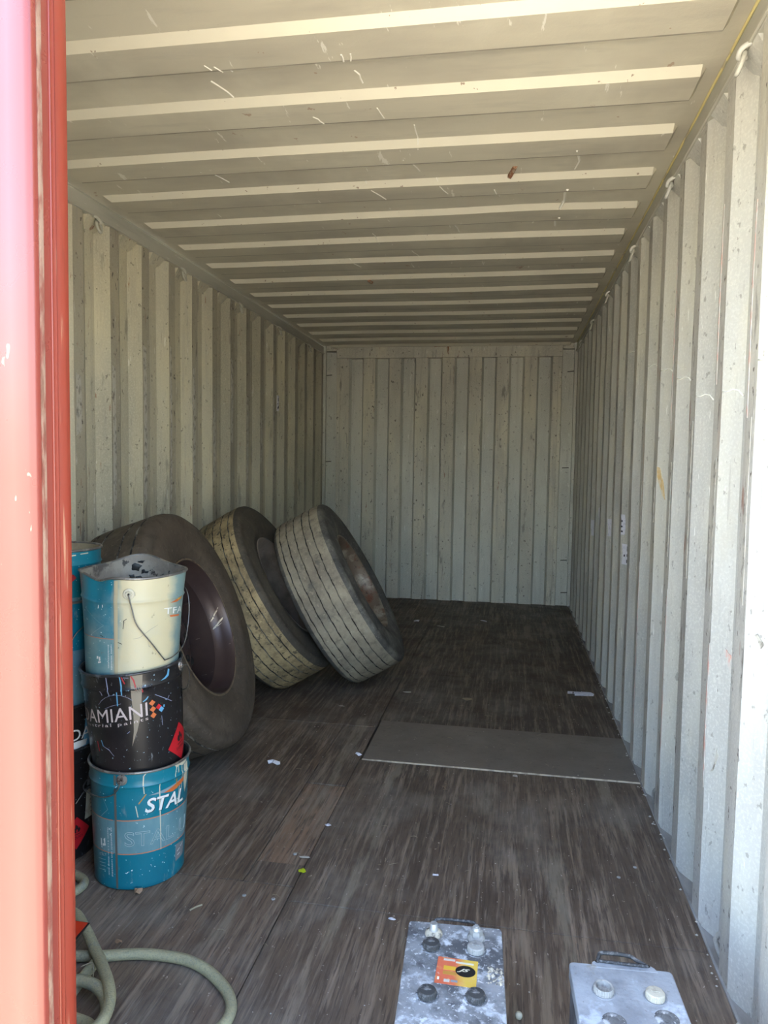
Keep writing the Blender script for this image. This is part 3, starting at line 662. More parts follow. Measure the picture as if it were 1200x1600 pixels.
tin_text('lettering', 'STAL', 'white', .085, .2370, 1.035, .2305, .044, t1, off=.0014, shear=.22, bold=.02)
tin_text('outline_lettering', 'STAL U', 'outline', -.327, .1370, 1.25, .1280, .046, t1, off=.0004, outline=.012, bold=.0)
strokes('cream_drip', 'cream', [[(.108, .3600), (.055, .3513), (.047, .3249), (.069, .2962)], [(-.098, .2619), (-.051, .2265)], [(.373, .3188), (.383, .2756), (.399, .2305), (.436, .1103)],
        [(.755, .360), (.774, .3476), (.738, .3225)], [(.93, .360), (.969, .3199), (.96, .275)], [(.891, .2861), (.83, .2255)], [(.82, .36), (.85, .33)]], .0034, t1)
decal('cream_splash', 'cream', [[(.70, .361), (1.15, .361), (1.12, .350), (.98, .346), (.86, .352), (.78, .349)], [(-.05, .3615), (.45, .3615), (.4, .358), (.1, .3585)], [(1.02, .345), (1.2, .348), (1.25, .29), (1.12, .25), (1.05, .29)]], t1, .0007)
strokes('amber_drip', 'amber', [[(.104, .2946), (-.039, .2672)], [(.784, .315), (.81, .2814)]], .0045, t1, .0009)
strokes('thin_line', 'outline', [[(-.813, .2793), (-.69, .2469), (-.926, .2149)], [(-1.155, .2195), (-.93, .2140)], [(.85, .10), (.85, .05)]], .0008, t1)
tin_text('lettering', 'ITALY', 'outline', -.99, .0935, -.76, .1000, .0085, t1)
decal('logo_mark', 'white', [[(-.93, .128), (-.89, .128), (-.89, .150), (-.93, .150)], [(-.87, .128), (-.78, .132), (-.78, .138), (-.87, .136)], [(-.82, .136), (-.79, .136), (-.79, .156), (-.84, .150)]], t1)
random.seed(8)
def tiny_print(th, z0, z1, parent, dent=0, m='white', wdt=.0050):
    z = z0; polys = []
    while z < z1:
        h = random.uniform(.0012, .0026); w_ = wdt/.143
        polys.append([(th, z), (th+w_*random.uniform(.6, 1), z), (th+w_*random.uniform(.6, 1), z+h*.6), (th, z+h*.6)])
        if random.random() < .12: z += .004
        z += h+.0011
    decal('tiny_print', m, polys, parent, .0008, dent)['kind'] = 'stuff'
tiny_print(-.72, .042, .190, t1); tiny_print(-.635, .040, .192, t1)
for zz in (.083, .072, .062, .05): strokes('tiny_print', 'outline', [[(-1.05+.05*random.random(), zz), (-.80, zz+.004)]], .0018, t1)
decal('small_panel', 'grey', [[(.85, .100), (1.20, .095), (1.22, .050), (.86, .045)]], t1); strokes('panel_mark', 'white', [[(.90, .075), (1.0, .080)], [(1.03, .082), (1.14, .090)], [(.92, .062), (1.02, .064)]], .0035, t1, .001)

# 2 black tin
w2 = [P3(1.23, .345, .008), P3(1.36, .338, .016), P3(1.50, .315, .020), P3(1.62, .270, .020), P3(1.9, .235, .016), P3(2.5, .22, .012), P3(3.3, .23, .010), P3(4.0, .29, .010), P3(1.23+PI, .345, .008)]
t2 = tin('black paint bucket lettered DAMIANI, middle of the front stack', (.6755, 1.115, .297), 29, -3.5, 'tin_black', 'tin_in_dark', 'rim_black', ribz=.3185, lug_th=1.23, lug_z=.345, seamw=0, wire=w2)
RIBZ[0] = .3185
tin_text('lettering', 'DAMIANI', 'pinkwhite', -1.376, .2120, .25, .2326, .0400, t2)
tin_text('lettering', 'industrial paints', 'pinkwhite', -1.488, .1940, .255, .2160, .0130, t2, spacing=1.35)
strokes('arc_line', 'violet', [[(-.749, .2739), (-.66, .288), (-.568, .2975), (-.46, .304), (-.349, .3061), (-.25, .304), (-.158, .2986), (-.09, .293), (-.031, .2855)], [(-.6, .264), (-.45, .273), (-.25, .279)]], .0008, t2)
def dia(t, z, s): return [(t-s/.143, z), (t, z-s), (t+s/.143, z), (t, z+s)]
decal('orange_diamond', 'orange', [dia(.352, .2668, .0095), dia(.360, .2472, .0095), dia(.366, .2283, .0095)], t2, .0009)
decal('pink_diamond', 'hazard', [dia(.486, .2498, .0095)], t2, .0009)
decal('blue_dab', 'sky', [dia(.545, .2397, .0090), [(.60, .252), (.63, .250), (.62, .243), (.59, .245)]], t2, .0010)
decal('tan_scrape', 'tan', [[(-.040, .3600), (.195, .3600), (.175, .3220), (.133, .2643), (.08, .22), (.021, .1899), (-.05, .165), (-.101, .1458), (-.07, .170), (-.045, .1915), (-.03, .24), (-.043, .2996)]], t2, .0004)
strokes('violet_drip', 'violet', [[(-.505, .3600), (-.495, .3345), (-.476, .3024)], [(-.66, .318), (-.63, .304)]], .0026, t2)
strokes('blue_drip', 'sky', [[(-.235, .3600), (-.216, .3331), (-.222, .3041)], [(-.314, .3142), (-.320, .2728)], [(-.779, .1659), (-.742, .1478)], [(.17, .276), (.24, .282), (.28, .289)]], .0040, t2)
decal('blue_smear', 'sky', [[(.75, .356), (.79, .352), (.765, .334), (.68, .328), (.554, .3264), (.66, .333), (.72, .340)]], t2, .0009)
strokes('white_streak', 'violet', [[(-.742, .1478), (-.606, .1388), (-.497, .1192)], [(.418, .2900), (.823, .2520)], [(.755, .2735), (.71, .2631)], [(-.17, .356), (-.07, .354)], [(.545, .220), (.555, .190)], [(-.18, .187), (-.12, .193)]], .0018, t2)
strokes('red_drip', 'redpaint', [[(-.029, .3600), (.025, .344), (.059, .3156)], [(.158, .3237), (.179, .3046)], [(-.201, .3590), (-.147, .3367)], [(-.90, .160), (-.87, .130)]], .0042, t2)
hz_c = (1.22, .105); hs = .050
def hazard(parent, tc, zc, s, m='hazard', txt='FLAMMABLE', rot=0.0):
    def q(a, b):
        ca, sa = math.cos(rot), math.sin(rot); return (tc+(a*ca-b*sa)/.143, zc+a*sa+b*ca)
    pl_ = [q(-s, 0), q(0, -s), q(s, 0), q(0, s)]
    o = decal('hazard_label', m, [pl_], parent, .0010)
    fl_ = [(-.2, 0), (-.27, .16), (-.18, .33), (-.10, .26), (-.06, .50), (.08, .36), (.12, .20), (.18, .30), (.26, .12), (.18, 0), (.05, -.02), (.09, .1), (.02, .2), (-.04, .1), (-.02, -.02)]
    f = decal('flame_symbol', 'blk', [[q(a*s, b*s+.05*s) for a, b in fl_], [q(-.28*s, -.06*s), q(.28*s, -.06*s), q(.28*s, -.10*s), q(-.28*s, -.10*s)]], parent, .0014)
    if txt:
        a, b = q(-.42*s, -.36*s), q(.42*s, -.36*s)
        tin_text('lettering', txt, 'blk', a[0], a[1], b[0], b[1], s*.17, parent, off=.0015)
hazard(t2, 1.10, .112, .062, rot=.10)

# 3 crushed cream and blue tin on top
D = 1.0
RIBZ[0] = .2890
w3 = [P3(-.093, .3160, .009, D), P3(-.03, .275, .012, D), P3(.06, .2248, .016, D), P3(.34, .165, .014, D), P3(.62, .1120, .010, D), P3(.70, .106, .008, D), P3(.95, .112, .010, D), P3(1.35, .135, .016, D), P3(1.62, .20, .024, D), P3(1.70, .26, .022, D), P3(1.85, .295, .014, D), P3(2.2, .310, .010, D), P3(2.6, .316, .008, D), P3(-.09+PI, .317, .009, D)]
t3 = tin('crushed cream and blue paint bucket on top of the front stack', (.657, 1.105, .582), 29, 1.0, 'tin_cream', 'tin_in_grey', 'rim_tin', dent=D, ribz=.2890, lug_th=-.093, lug_z=.3160, seam_th=-.38, seamw=.0112, lugm='lug_cream', seam_m='seamcream', wire=w3, rimw=.0038)
RIBZ[0] = .2890
decal('orange_line', 'orange2', [[(-1.5, .1780), (-.39, .1780), (-.39, .1800), (-1.5, .1800)]], t3, .0007, D)
tin_text('lettering', 'TFA', 'white', .638, .2446, 1.30, .2350, .019, t3, D)
decal('red_flag', 'orange', [[(.80, .276), (.93, .2800), (1.19, .2890), (1.20, .2790), (1.0, .2735)], [(.79, .2380), (1.17, .2320), (1.15, .2270), (.82, .2320)]], t3, .0008, D)
decal('yellow_flag', 'yellow', [[(1.02, .2835), (1.19, .2875), (1.20, .2805), (1.05, .2790)]], t3, .0011, D)
strokes('thin_line', 'outline', [[(-1.135, .2597), (-.609, .2171), (-1.296, .1546)]], .0008, t3, .0008, D)
strokes('white_dab', 'white', [[(-.75, .280), (-.755, .270)], [(-.64, .282), (-.64, .273)]], .004, t3, .0008, D)
strokes('scratch', 'grey', [[(.0, .18), (.12, .182), (.35, .205), (.5, .215)], [(.30, .17), (.31, .155), (.36, .15)], [(1.0, .20), (1.02, .17), (1.0, .14)]], .0009, t3, .0008, D)
tiny_print(-.52, .092, .160, t3, D); tiny_print(-.455, .088, .162, t3, D)
decal('logo_mark', 'white', [[(-.77, .103), (-.69, .106), (-.69, .110), (-.77, .108)], [(-.75, .110), (-.70, .112), (-.71, .124), (-.74, .122)], [(-.81, .115), (-.76, .117), (-.76, .124), (-.80, .124)]], t3, .0008, D)
strokes('tiny_print', 'outline', [[(-1.25, .108), (-1.22, .13)], [(-1.15, .105), (-1.15, .128), (-1.05, .125)], [(-1.1, .112), (-1.0, .113)]], .0022, t3, .0008, D)
strokes('black_smudge', 'blk', [[(-.36, .163), (-.30, .170), (-.22, .165)], [(-.35, .15), (-.28, .155)], [(-.20, .21), (-.18, .235), (-.13, .24)], [(-.62, .184), (-.70, .188)]], .0022, t3, .0008, D)
# dried paint skin and black crusts inside the top tin
mb = MB(); vs = [(0, 0, .262)]; 
for i in range(48):
    th = 2*PI*i/48; p = P3(th, .262, -.004, D); vs.append((p[0], p[1], .262+.004*math.sin(3*th)))
mb.add(vs, [(0, 1+i, 1+(i+1) % 48) for i in range(48)]); 
mb.build('dried_paint', 'tin_in_grey', t3, smooth=True)
random.seed(3)
for (th, z, s) in [(3.05, .300, 1.1), (3.18, .306, .8), (2.92, .318, .9), (3.10, .330, 1.2), (3.00, .345, .7), (3.7, .272, .8), (3.85, .276, .9), (4.0, .272, .7), (4.15, .275, .8), (4.3, .273, .6), (2.5, .32, .6)]:
    mb = MB(); vs = []; c = Vector(P3(th, z, -.005, D))
    tv = Vector((math.cos(th), math.sin(th), 0)); k = 9
    for q in range(k):
        a = 2*PI*q/k; r = .011*s*random.uniform(.25, 1.3); vs.append(c+tv*r*math.cos(a)*1.3+Vector((0, 0, r*math.sin(a))))
    n = Vector((-math.sin(th), math.cos(th), 0)); vs.append(c+n*.004)
    mb.add(vs, [(q, (q+1) % k, k) for q in range(k)]); mb.build('black_crust', 'blk', t3, smooth=True)

# -- back stack, mostly behind the door edge
b1 = tin('black paint bucket with a red diamond label, on the floor behind the door edge', (.335, 1.160, .0015), 33, 0, 'tin_black', 'tin_in_dark', 'rim_black', ribz=.318, lug_th=-.9, seamw=0,
         wire=[P3(1.0, .20, .006), P3(.75, .218, .006), P3(.60, .205, .008), P3(.52, .190, .006)])
RIBZ[0] = .318
hazard(b1, .57, .088, .054, txt='LIQUID')
b2 = tin('black paint bucket with white lettering over a blue band, behind the door edge', (.336, 1.162, .142), 33, 0, 'tin_black', 'tin_in_dark', 'rim_black', ribz=.318, lug_th=-.9, seamw=0)
decal('blue_spill', 'sky', [[(.78, .355), (1.15, .355), (1.15, .212), (-.2, .205), (-.2, .216), (.70, .224), (.76, .27)]], b2, .0006)
decal('white_spill', 'white', [[(-.1, .218), (.55, .224), (.80, .228), (.84, .246), (.60, .248), (.2, .246), (-.1, .244)]], b2, .0010)
tin_text('lettering', 'DAMIANI', 'white', .40, .2520, 2.0, .2520, .036, b2)
b3 = tin('blue paint bucket with a pale lower band, third from the floor behind the door edge', (.343, 1.167, .472), 33, 0, 'tin_blue', 'tin_in_dark', 'rim_tin', ribz=.318, lug_th=-.9, seamw=0,
         wire=[P3(.2, .16, .006), P3(.4, .25, .009), P3(.7, .29, .010), P3(1.2, .30, .010)])
RIBZ[0] = .318
strokes('lettering_arc', 'white', [[(.20, .33), (.27, .325), (.30, .305), (.27, .285)]], .005, b3)
b4 = tin('blue paint bucket with cream inside, topmost of the stack behind the door edge', (.344, 1.168, .633), 33, 0, 'tin_stal', 'tin_in_cream', 'rim_tin', ribz=.318, lug_th=-.9, seamw=0)
RIBZ[0] = .318
strokes('cream_drip', 'cream', [[(.36, .360), (.36, .332)], [(.10, .345), (.20, .347), (.50, .350)], [(.12, .333), (.10, .338), (.32, .343)], [(.60, .352), (.8, .353)]], .0045, b4)
decal('red_blotch', 'redpaint', [[(.0, .292), (.45, .290), (.52, .278), (.3, .255), (.0, .255)]], b4)
# paper tag tied to the lowest back tin
tg = tag(empty('paper_tag', (.335+.1500*math.sin(math.radians(83.5)), 1.160-.1500*math.cos(math.radians(83.5)), .215), (0, 0, math.radians(82))), 'dirty cream paper tag tied with dark string to a black floor bucket', 'tag')
MB().add([(-.024, 0, -.085), (.026, -.006, -.080), (.030, -.004, .012), (-.014, 0, .012), (-.024, .0012, -.085), (.026, -.0048, -.080), (.030, -.0028, .012), (-.014, .0012, .012)],
         [(0, 1, 2, 3), (7, 6, 5, 4), (0, 4, 5, 1), (1, 5, 6, 2), (2, 6, 7, 3), (3, 7, 4, 0)]).build('tag_card', 'cardtag', tg)
MB().add([(-.012, .001, .02), (.020, 0, .02), (.024, .002, .055), (-.004, .003, .050), (-.012, .002, .02), (.020, .001, .02), (.024, .003, .055), (-.004, .004, .050)],
         [(0, 1, 2, 3), (7, 6, 5, 4), (0, 4, 5, 1), (1, 5, 6, 2), (2, 6, 7, 3), (3, 7, 4, 0)]).build('tag_stub', 'grey', tg)
MB().tube(catmull([(-.028, -.002, .006), (-.018, -.008, .018), (.0, -.008, .012), (.020, -.006, .024), (.034, .004, .050), (.036, .012, .058)], 5), .0042, 7).build('string_knot', 'rope', tg, smooth=True)
for i in range(5):
    z = -.015-.013*i; MB().box(-.006, .018+.004*(i % 2), -.0066+.002, -.0048, z, z+.0022).build('print_line', 'ink', tg)

# ------------------------------------------------------------------ hose and string
HR = .0135
hz = [(.30, 1.20, .014)]
A = [(.58, .64, .016), (.66, .665, .016), (.737, .677, .015), (.799, .691, .014), (.875, .714, .014), (.941, .722, .014), (1.013, .719, .014), (1.074, .698, .014), (1.132, .659, .014), (1.175, .614, .014), (1.193, .566, .014), (1.183, .515, .014), (1.14, .46, .014),
     (1.06, .425, .014), (.98, .40, .030), (.90, .405, .040), (.80, .44, .030), (.72, .505, .016), (.735, .552, .030), (.80, .566, .040), (.834, .566, .042), (.874, .552, .042), (.912, .520, .042), (.935, .478, .040), (.93, .43, .030), (.88, .36, .016), (.76, .33, .014), (.60, .38, .014), (.50, .52, .014),
     (.52, .70, .024), (.60, .79, .046), (.66, .785, .050), (.720, .738, .050), (.790, .672, .046), (.850, .610, .050), (.905, .545, .055), (.94, .485, .060), (.95, .42, .062), (.91, .33, .050), (.80, .27, .020), (.66, .29, .014)]
B_ = [(.40, .905, .014), (.47, .885, .014), (.545, .905, .014), (.572, .945, .014), (.560, .985, .014), (.50, 1.012, .014), (.44, 1.0, .014)]
hose = tag(empty('garden_hose', (.75, .6, 0)), 'grey-green braided hose lying in loose loops on the floor by the door edge', 'hose')
off_ = Vector((.75, .6, 0))
MB().tube([p-off_ for p in catmull(A, 7)], HR, 12).build('coil', 'hose', hose, smooth=True)
MB().tube([p-off_ for p in catmull([(.812, .672, .030), (.806, .655, .026), (.802, .635, .022), (.800, .600, .020), (.800, .560, .014), (.80, .50, .0135), (.77, .44, .0135)], 6)], HR, 12).build('coil', 'hose', hose, smooth=True)
MB().tube([p-off_ for p in catmull([(.74, .50, .0135), (.80, .498, .0135), (.854, .488, .0135), (.90, .475, .0135), (.95, .43, .0135)], 6)], HR, 12).build('coil', 'hose', hose, smooth=True)
MB().tube([p-off_ for p in catmull(B_, 7)], HR, 12).build('coil', 'hose', hose, smooth=True)
st = tag(MB().tube(catmull([(.790, .612, .040), (.815, .622, .046), (.826, .606, .020), (.822, .595, .004), (.834, .612, .004), (.852, .592, .004), (.872, .583, .004), (.884, .592, .004)], 6), .0012, 6).build('string', 'straw', smooth=True), 'thin pale string knotted around the hose near the door edge', 'string')

# red hazard card on a small dark carton beside the hose
cd_ = tag(empty('hazard_card', (.700, .690, .070), (0, 0, 0)), 'orange-red hazard card on a black backing lying over the hose by the door edge', 'card')
MB().prism([(.040, .040), (-.07, .042), (-.075, -.058), (.046, -.058)], -.003, .0).build('backing', 'blk', cd_, bevel=.0005)
MB().prism([(.037, .037), (-.069, .040), (-.074, -.055), (.040, -.045)], .0004, .0012).build('red_face', 'hazard_or', cd_)

# ------------------------------------------------------------------ batteries
def battery(label, cx, cy, rot, body, capm, caps, length=.505, width=.212, h=.223):
    root = tag(empty('truck_battery', (cx, cy, 0), (0, 0, math.radians(rot))), label, 'battery', 'truck batteries near the door')
    w2_, l = width/2, length
    def rrect(x0, x1, y0, y1, r):
        out = []
        for (cx_, cy_, a0) in [(x1-r, y1-r, 0), (x0+r, y1-r, 90), (x0+r, y0+r, 180), (x1-r, y0+r, 270)]:
            for q in range(4): a = math.radians(a0+30*q); out.append((cx_+r*math.cos(a), cy_+r*math.sin(a)))
        return out
    MB().prism(rrect(-w2_+.004, w2_-.004, -l+.004, -.004, .008), .002, h-.030).build('case', 'bat_case', root, bevel=.002)
    MB().prism(rrect(-w2_, w2_, -l, 0, .010), h-.030, h).build('lid', body, root, bevel=.003)
    for (x, y, m, kind) in caps:
        mb = MB(); n = 28; prof = [(0, .013), (.013, .013), (.0165, .0125), (.0185, .0105), (.0190, .0), (.0190, -.001)] if kind == 'cap' else [(0, .002), (.0135, .002), (.0150, .012), (.0185, .013), (.0200, .010), (.0205, 0), (.0205, -.001)]
        vs = []; k = len(prof)
        for i in range(n*2):
            a = PI*i/n; kk = 1.0 if i % 2 else .955
            for j, (r, z) in enumerate(prof): vs.append((r*(kk if j >= k-4 else 1)*math.cos(a), r*(kk if j >= k-4 else 1)*math.sin(a), z))
        mb.add(vs, [(i*k+j, i*k+j+1, ((i+1) % (2*n))*k+j+1, ((i+1) % (2*n))*k+j) for i in range(2*n) for j in range(k-1)])
        c = mb.build('vent_cap', m, root, smooth=35); c.location = (x, y, h)
        MB().lathe([(.0192, .0), (.0225, .001), (.0235, .0), (.0235, -.001)], 28).build('cap_seat', body, root, smooth=True).location = (x, y, h+.0004)
        if kind == 'cap': MB().box(-.008, .008, -.0015, .0015, .0128, .0142).build('cap_slot', m, c)
    return root
c1, s1 = math.cos(math.radians(2.8)), math.sin(math.radians(2.8))
bt = battery('grey-black truck battery with an orange sticker and two terminal posts, left of the two', 1.6955, .6785, 2.8, 'bat1', 'cap_dark',
             [(-.050, -.086, 'cap_dark', 'cap'), (.047, -.084, 'cap_grey', 'cap'), (-.049, -.233, 'cap_dark', 'cap'), (.047, -.228, 'cap_dark', 'cap'), (-.049, -.36, 'cap_dark', 'cap'), (.047, -.36, 'cap_dark', 'cap')])
for x, m in ((-.047, 'lead'), (.048, 'lead')):
    t_ = MB().lathe([(0, .026), (.0075, .026), (.0088, .0245), (.0100, .006), (.0105, 0)], 24).build('terminal', m, bt, smooth=40); t_.location = (x, -.042, .223)
    MB().lathe([(.009, .010), (.012, .010), (.0165, .006), (.0195, .004), (.0200, 0)], 24).build('collar', 'corrosion' if x < 0 else 'cap_grey', t_, smooth=True)
    if x > 0:
        MB().lathe([(0, .029), (.0055, .029), (.0055, .020), (.0135, .019), (.0145, .012), (.0145, .006)], 6).build('clamp_nut', 'cap_grey', t_)
stk = MB().box(-.0425, .0425, -.040, .040, 0, .0006).build('sticker', 'sticker', bt); stk.location = (.0075, -.158, .2232); stk.rotation_euler = (0, 0, math.radians(-3.5))
MB().prism([(.018+.021*math.cos(a), .004+.017*math.sin(a)) for a in [2*PI*i/28 for i in range(28)]], .0006, .0010).build('logo_disc', 'blk', stk)
text_flat('lettering', 'JS', 'cream', Matrix.Translation((.014, .005, .0013)), .027, .012, stk, shear=.5, bold=.03)
for (x0_, x1_, y0_, y1_, m_) in [(-.030, -.006, .030, .036, 'chip'), (-.004, .034, .026, .031, 'cream'), (-.024, -.012, -.034, -.026, 'chip'), (-.010, .004, -.032, -.026, 'grey'), (-.038, -.034, -.030, -.022, 'white'), (-.028, -.002, .002, .014, 'yellow'), (-.028, .000, -.012, -.002, 'amber')]:
    MB().box(x0_, x1_, y0_, y1_, .0006, .0009).build('faded_print', m_, stk)
MB().tube(catmull([(-.050, -.001, .212), (-.046, .006, .224), (-.03, .008, .2275), (.02, .008, .2275), (.044, .006, .2265), (.050, -.001, .212)], 5), .0034, 8).build('rope_handle', 'rope', bt, smooth=True)
# crumb of corrosion on the right edge and melted seam
random.seed(5)
mb = MB()
for i in range(40):
    x = .085+random.uniform(-.012, .016); y = -.155+random.uniform(-.028, .02); s = random.uniform(.002, .006)
    mb.add([(x-s, y, .2225), (x, y-s, .2225), (x+s, y, .2225), (x, y+s, .2225), (x, y, .2225+s)], [(0, 1, 4), (1, 2, 4), (2, 3, 4), (3, 0, 4)])
o = mb.build('corrosion_crust', 'corrosion', bt, smooth=True); o['kind'] = 'stuff'
tag(MB().lathe([(0, .0), (.006, .001), (.0085, .006), (.0085, .010), (.006, .0145), (0, .0155)], 16).build('plastic_bead', 'cream', smooth=True), 'small round cream pellet on the floor against the sticker battery', 'pellet').location = (1.846, .700, .0)

bt2 = battery('pale dusty truck battery with a loop carrying handle and no sticker, right of the two', 2.050, .606, 2.6, 'bat2', 'cap_grey',
              [(-.047, -.082, 'cap_grey', 'open'), (.053, -.083, 'cap_cream', 'cap'), (-.047, -.27, 'cap_grey', 'cap'), (.053, -.27, 'cap_grey', 'cap')])
MB().prism([(-.062, -.012), (-.056, .006), (-.045, .013), (.060, .015), (.072, .004), (.078, -.010)], .199, .2238).build('handle_lug', 'bat2', bt2, bevel=.002)
for x, y in ((-.046, .006), (.059, .006)):
    MB().lathe([(0, .0005), (.0045, .0005)], 12).build('rope_hole', 'blk', bt2).location = (x, y, .2245)
MB().tube(catmull([(-.046, .006, .220), (-.042, .006, .2265), (-.030, .004, .2275), (.040, .002, .2275), (.055, .004, .2265), (.059, .006, .220)], 5), .0033, 8).build('rope_handle', 'rope', bt2, smooth=True)
MB().tube(catmull([(-.044, .008, .222), (-.040, .020, .227), (-.030, .030, .229), (.022, .028, .229), (.038, .018, .227), (.056, .010, .223)], 5), .0042, 8).build('rope_handle', 'cap_dark', bt2, smooth=True)
for x, y in ((-.040, -.160), (.062, -.138)):
    MB().lathe([(.010, .0014), (.019, .0018), (.023, .0)], 24).build('empty_vent', 'bat1', bt2, smooth=True).location = (x, y, .223)
    MB().lathe([(0, .0012), (.010, .0014)], 20).build('vent_hole', 'bat_case', bt2).location = (x, y, .2232)

# ------------------------------------------------------------------ paper labels on the walls
def slope_paper(name, label, yslope, s0, s1, z0, z1, marks, skew=0.0):
    """sheet stuck on the door-facing slope of the right wall; s runs 0 (recess) .. 1 (rib)"""
    Aa = Vector((W+.036, yslope+.138+.002, 0)); Bb = Vector((W, yslope+.2095, 0)); n = Vector((Bb-Aa).cross(Vector((0, 0, 1)))).normalized()
    if n.x > 0: n = -n
    def P(s, z, o): return Aa+(Bb-Aa)*s+Vector((0, 0, z))+n*o
    mb = MB(); k = 6; vs = []
    for i in range(k+1):
        t = i/k; z = z0+(z1-z0)*t; cur = .004+.0025*math.sin(t*5+yslope)
        for s, oo in ((s0, cur), (s1, cur+.001), (s1, cur+.0005), (s0, cur-.0006)): vs.append(P(s, z+skew*s*.02, oo))
    fs = []
    for i in range(k):
        for j in range(4): fs.append((i*4+j, i*4+(j+1) % 4, (i+1)*4+(j+1) % 4, (i+1)*4+j))
    fs += [(0, 1, 2, 3), (k*4+3, k*4+2, k*4+1, k*4)]
    mb.add(vs, fs); o = mb.build(name, 'paper', smooth=35)
    tag(o, label, 'label', 'paper labels stuck to the container walls')
    for (a, b, c, d) in marks:
        q = [P(s0+(s1-s0)*a, z0+(z1-z0)*c, .0062), P(s0+(s1-s0)*b, z0+(z1-z0)*c, .0062), P(s0+(s1-s0)*b, z0+(z1-z0)*d, .0062), P(s0+(s1-s0)*a, z0+(z1-z0)*d, .0062)]
        mb = MB(); mb.add(q+[v-n*.002 for v in q], [(0, 1, 2, 3), (7, 6, 5, 4), (0, 4, 5, 1), (1, 5, 6, 2), (2, 6, 7, 3), (3, 7, 4, 0)]); mb.build('ink_mark', 'ink', o)
slope_paper('paper_label', 'white paper label with faded print, lowest of the labels on the right wall', 2.64, .05, .76, .797, .900, [(.60, .75, .38, .48), (.05, .35, .1, .25), (.02, .32, .4, .52), (.08, .3, .66, .9)])
slope_paper('paper_label', 'white paper label with dark print right above the lowest label on the right wall', 2.64, .58, .98, .944, 1.046, [(.65, .9, .62, .72), (.65, .95, .36, .44), (.55, .95, .12, .20), (.75, .95, .88, .96)])
slope_paper('paper_label', 'narrow blank white paper strip, third from the door of the labels on the right wall', 3.202, .32, .80, .884, .984, [])
slope_paper('paper_label', 'torn white paper label with one black dot, highest on the right wall', 3.483+.281, .02, .50, .908, 1.020, [(.2, .5, .52, .62)])
slope_paper('paper_label', 'pale blank paper strip farthest from the door on the right wall', 4.045, .30, .85, .808, .917, [])
pw = tag(MB().add([(-.034-.0005, 4.470, 1.665), (-.034, 4.512, 1.665), (-.034, 4.512, 1.785), (-.034, 4.470, 1.785), (-.031, 4.470, 1.665), (-.031, 4.512, 1.665), (-.029, 4.512, 1.785), (-.029, 4.470, 1.785)],
         [(0, 1, 2, 3), (7, 6, 5, 4), (0, 4, 5, 1), (1, 5, 6, 2), (2, 6, 7, 3), (3, 7, 4, 0)]).build('paper_label', 'paper'), 'small white paper label alone on the left wall', 'label', 'paper labels stuck to the container walls')
pw.location = (.034, -.012, .012)
for (a, b, c, d) in [(.018, .030, .075, .100), (.006, .018, .050, .060), (.020, .034, .02, .04), (.006, .014, .015, .03)]:
    MB().box(-.0312, -.0285, 4.470+a, 4.470+b, 1.665+c, 1.665+d).build('ink_mark', 'ink', pw)

# paint marks on the right wall (spots with a shape of their own)
def slope_mark(m, ye, pts, name='paint_mark'):
    Aa = Vector((W+.036, ye+.138, 0)); Bb = Vector((W, ye+.2095, 0)); n = Vector((Bb-Aa).cross(Vector((0, 0, 1)))).normalized()
    if n.x > 0: n = -n
    P = [Aa+(Bb-Aa)*s+Vector((0, 0, z))+n*.0030 for s, z in pts]; k = len(P)
    mb = MB(); mb.add(P+[p-n*.0022 for p in P], [tuple(range(k)), tuple(range(k, 2*k))[::-1]]+[(i, (i+1) % k, k+(i+1) % k, k+i) for i in range(k)])
    return mb.build(name, m, wr)
M['weldscar'] = mat('pale weld scar', (.80, .80, .74), .6)
M['ochre'] = mat('ochre smear', (.55, .38, .16), .7, 0, [('n', (70, 70, 30), .45, .6, (.62, .58, .45), .8, 5)])
M['redscuff'] = mat('red scuff', (.58, .33, .27), .7, 0, [('n', (70, 70, 22), .40, .52, (.52, .50, .46), .97, 6)])
M['blackscuff'] = mat('black scuff', (.19, .175, .15), .7, 0, [('n', (50, 50, 28), .37, .50, (.47, .45, .39), .97, 6)])
slope_mark('ochre', 1.798, [(.30, 1.160), (.50, 1.175), (.95, 1.25), (.98, 1.285), (.75, 1.28), (.45, 1.22)])
slope_mark('redscuff', .954, [(.02, .785), (.15, .790), (.30, .80), (.38, .79), (.22, .775), (.15, .755), (.03, .74)])
slope_mark('redscuff', .673, [(.05, 1.085), (.20, 1.10), (.30, 1.09), (.20, 1.07), (.08, 1.06)])
slope_mark('blackscuff', .673, [(.25, .88), (.50, .90), (.62, .895), (.50, .89), (.35, .868)])
slope_mark('blackscuff', .954, [(.40, .50), (.46, .52), (.62, .46), (.75, .445), (.60, .452)])
for ye, z_ in [(.673, 1.545), (.954, 1.50), (1.2355, 1.515), (1.517, 1.60), (1.7985, 1.665), (2.08, 1.72), (2.3615, 1.90), (2.643, 1.86)]:
    Aa = Vector((W+.036, ye+.138, 0)); Bb = Vector((W, ye+.2095, 0)); n = Vector((Bb-Aa).cross(Vector((0, 0, 1)))).normalized()
    if n.x > 0: n = -n
    MB().tube([Aa+(Bb-Aa)*s_+Vector((0, 0, z_-.035*(1-s_)+.012*math.sin(s_*5)))+n*.0015 for s_ in (.05, .25, .5, .75, .97)], .0022, 6).build('weld_scar', 'weldscar', wr, smooth=True)
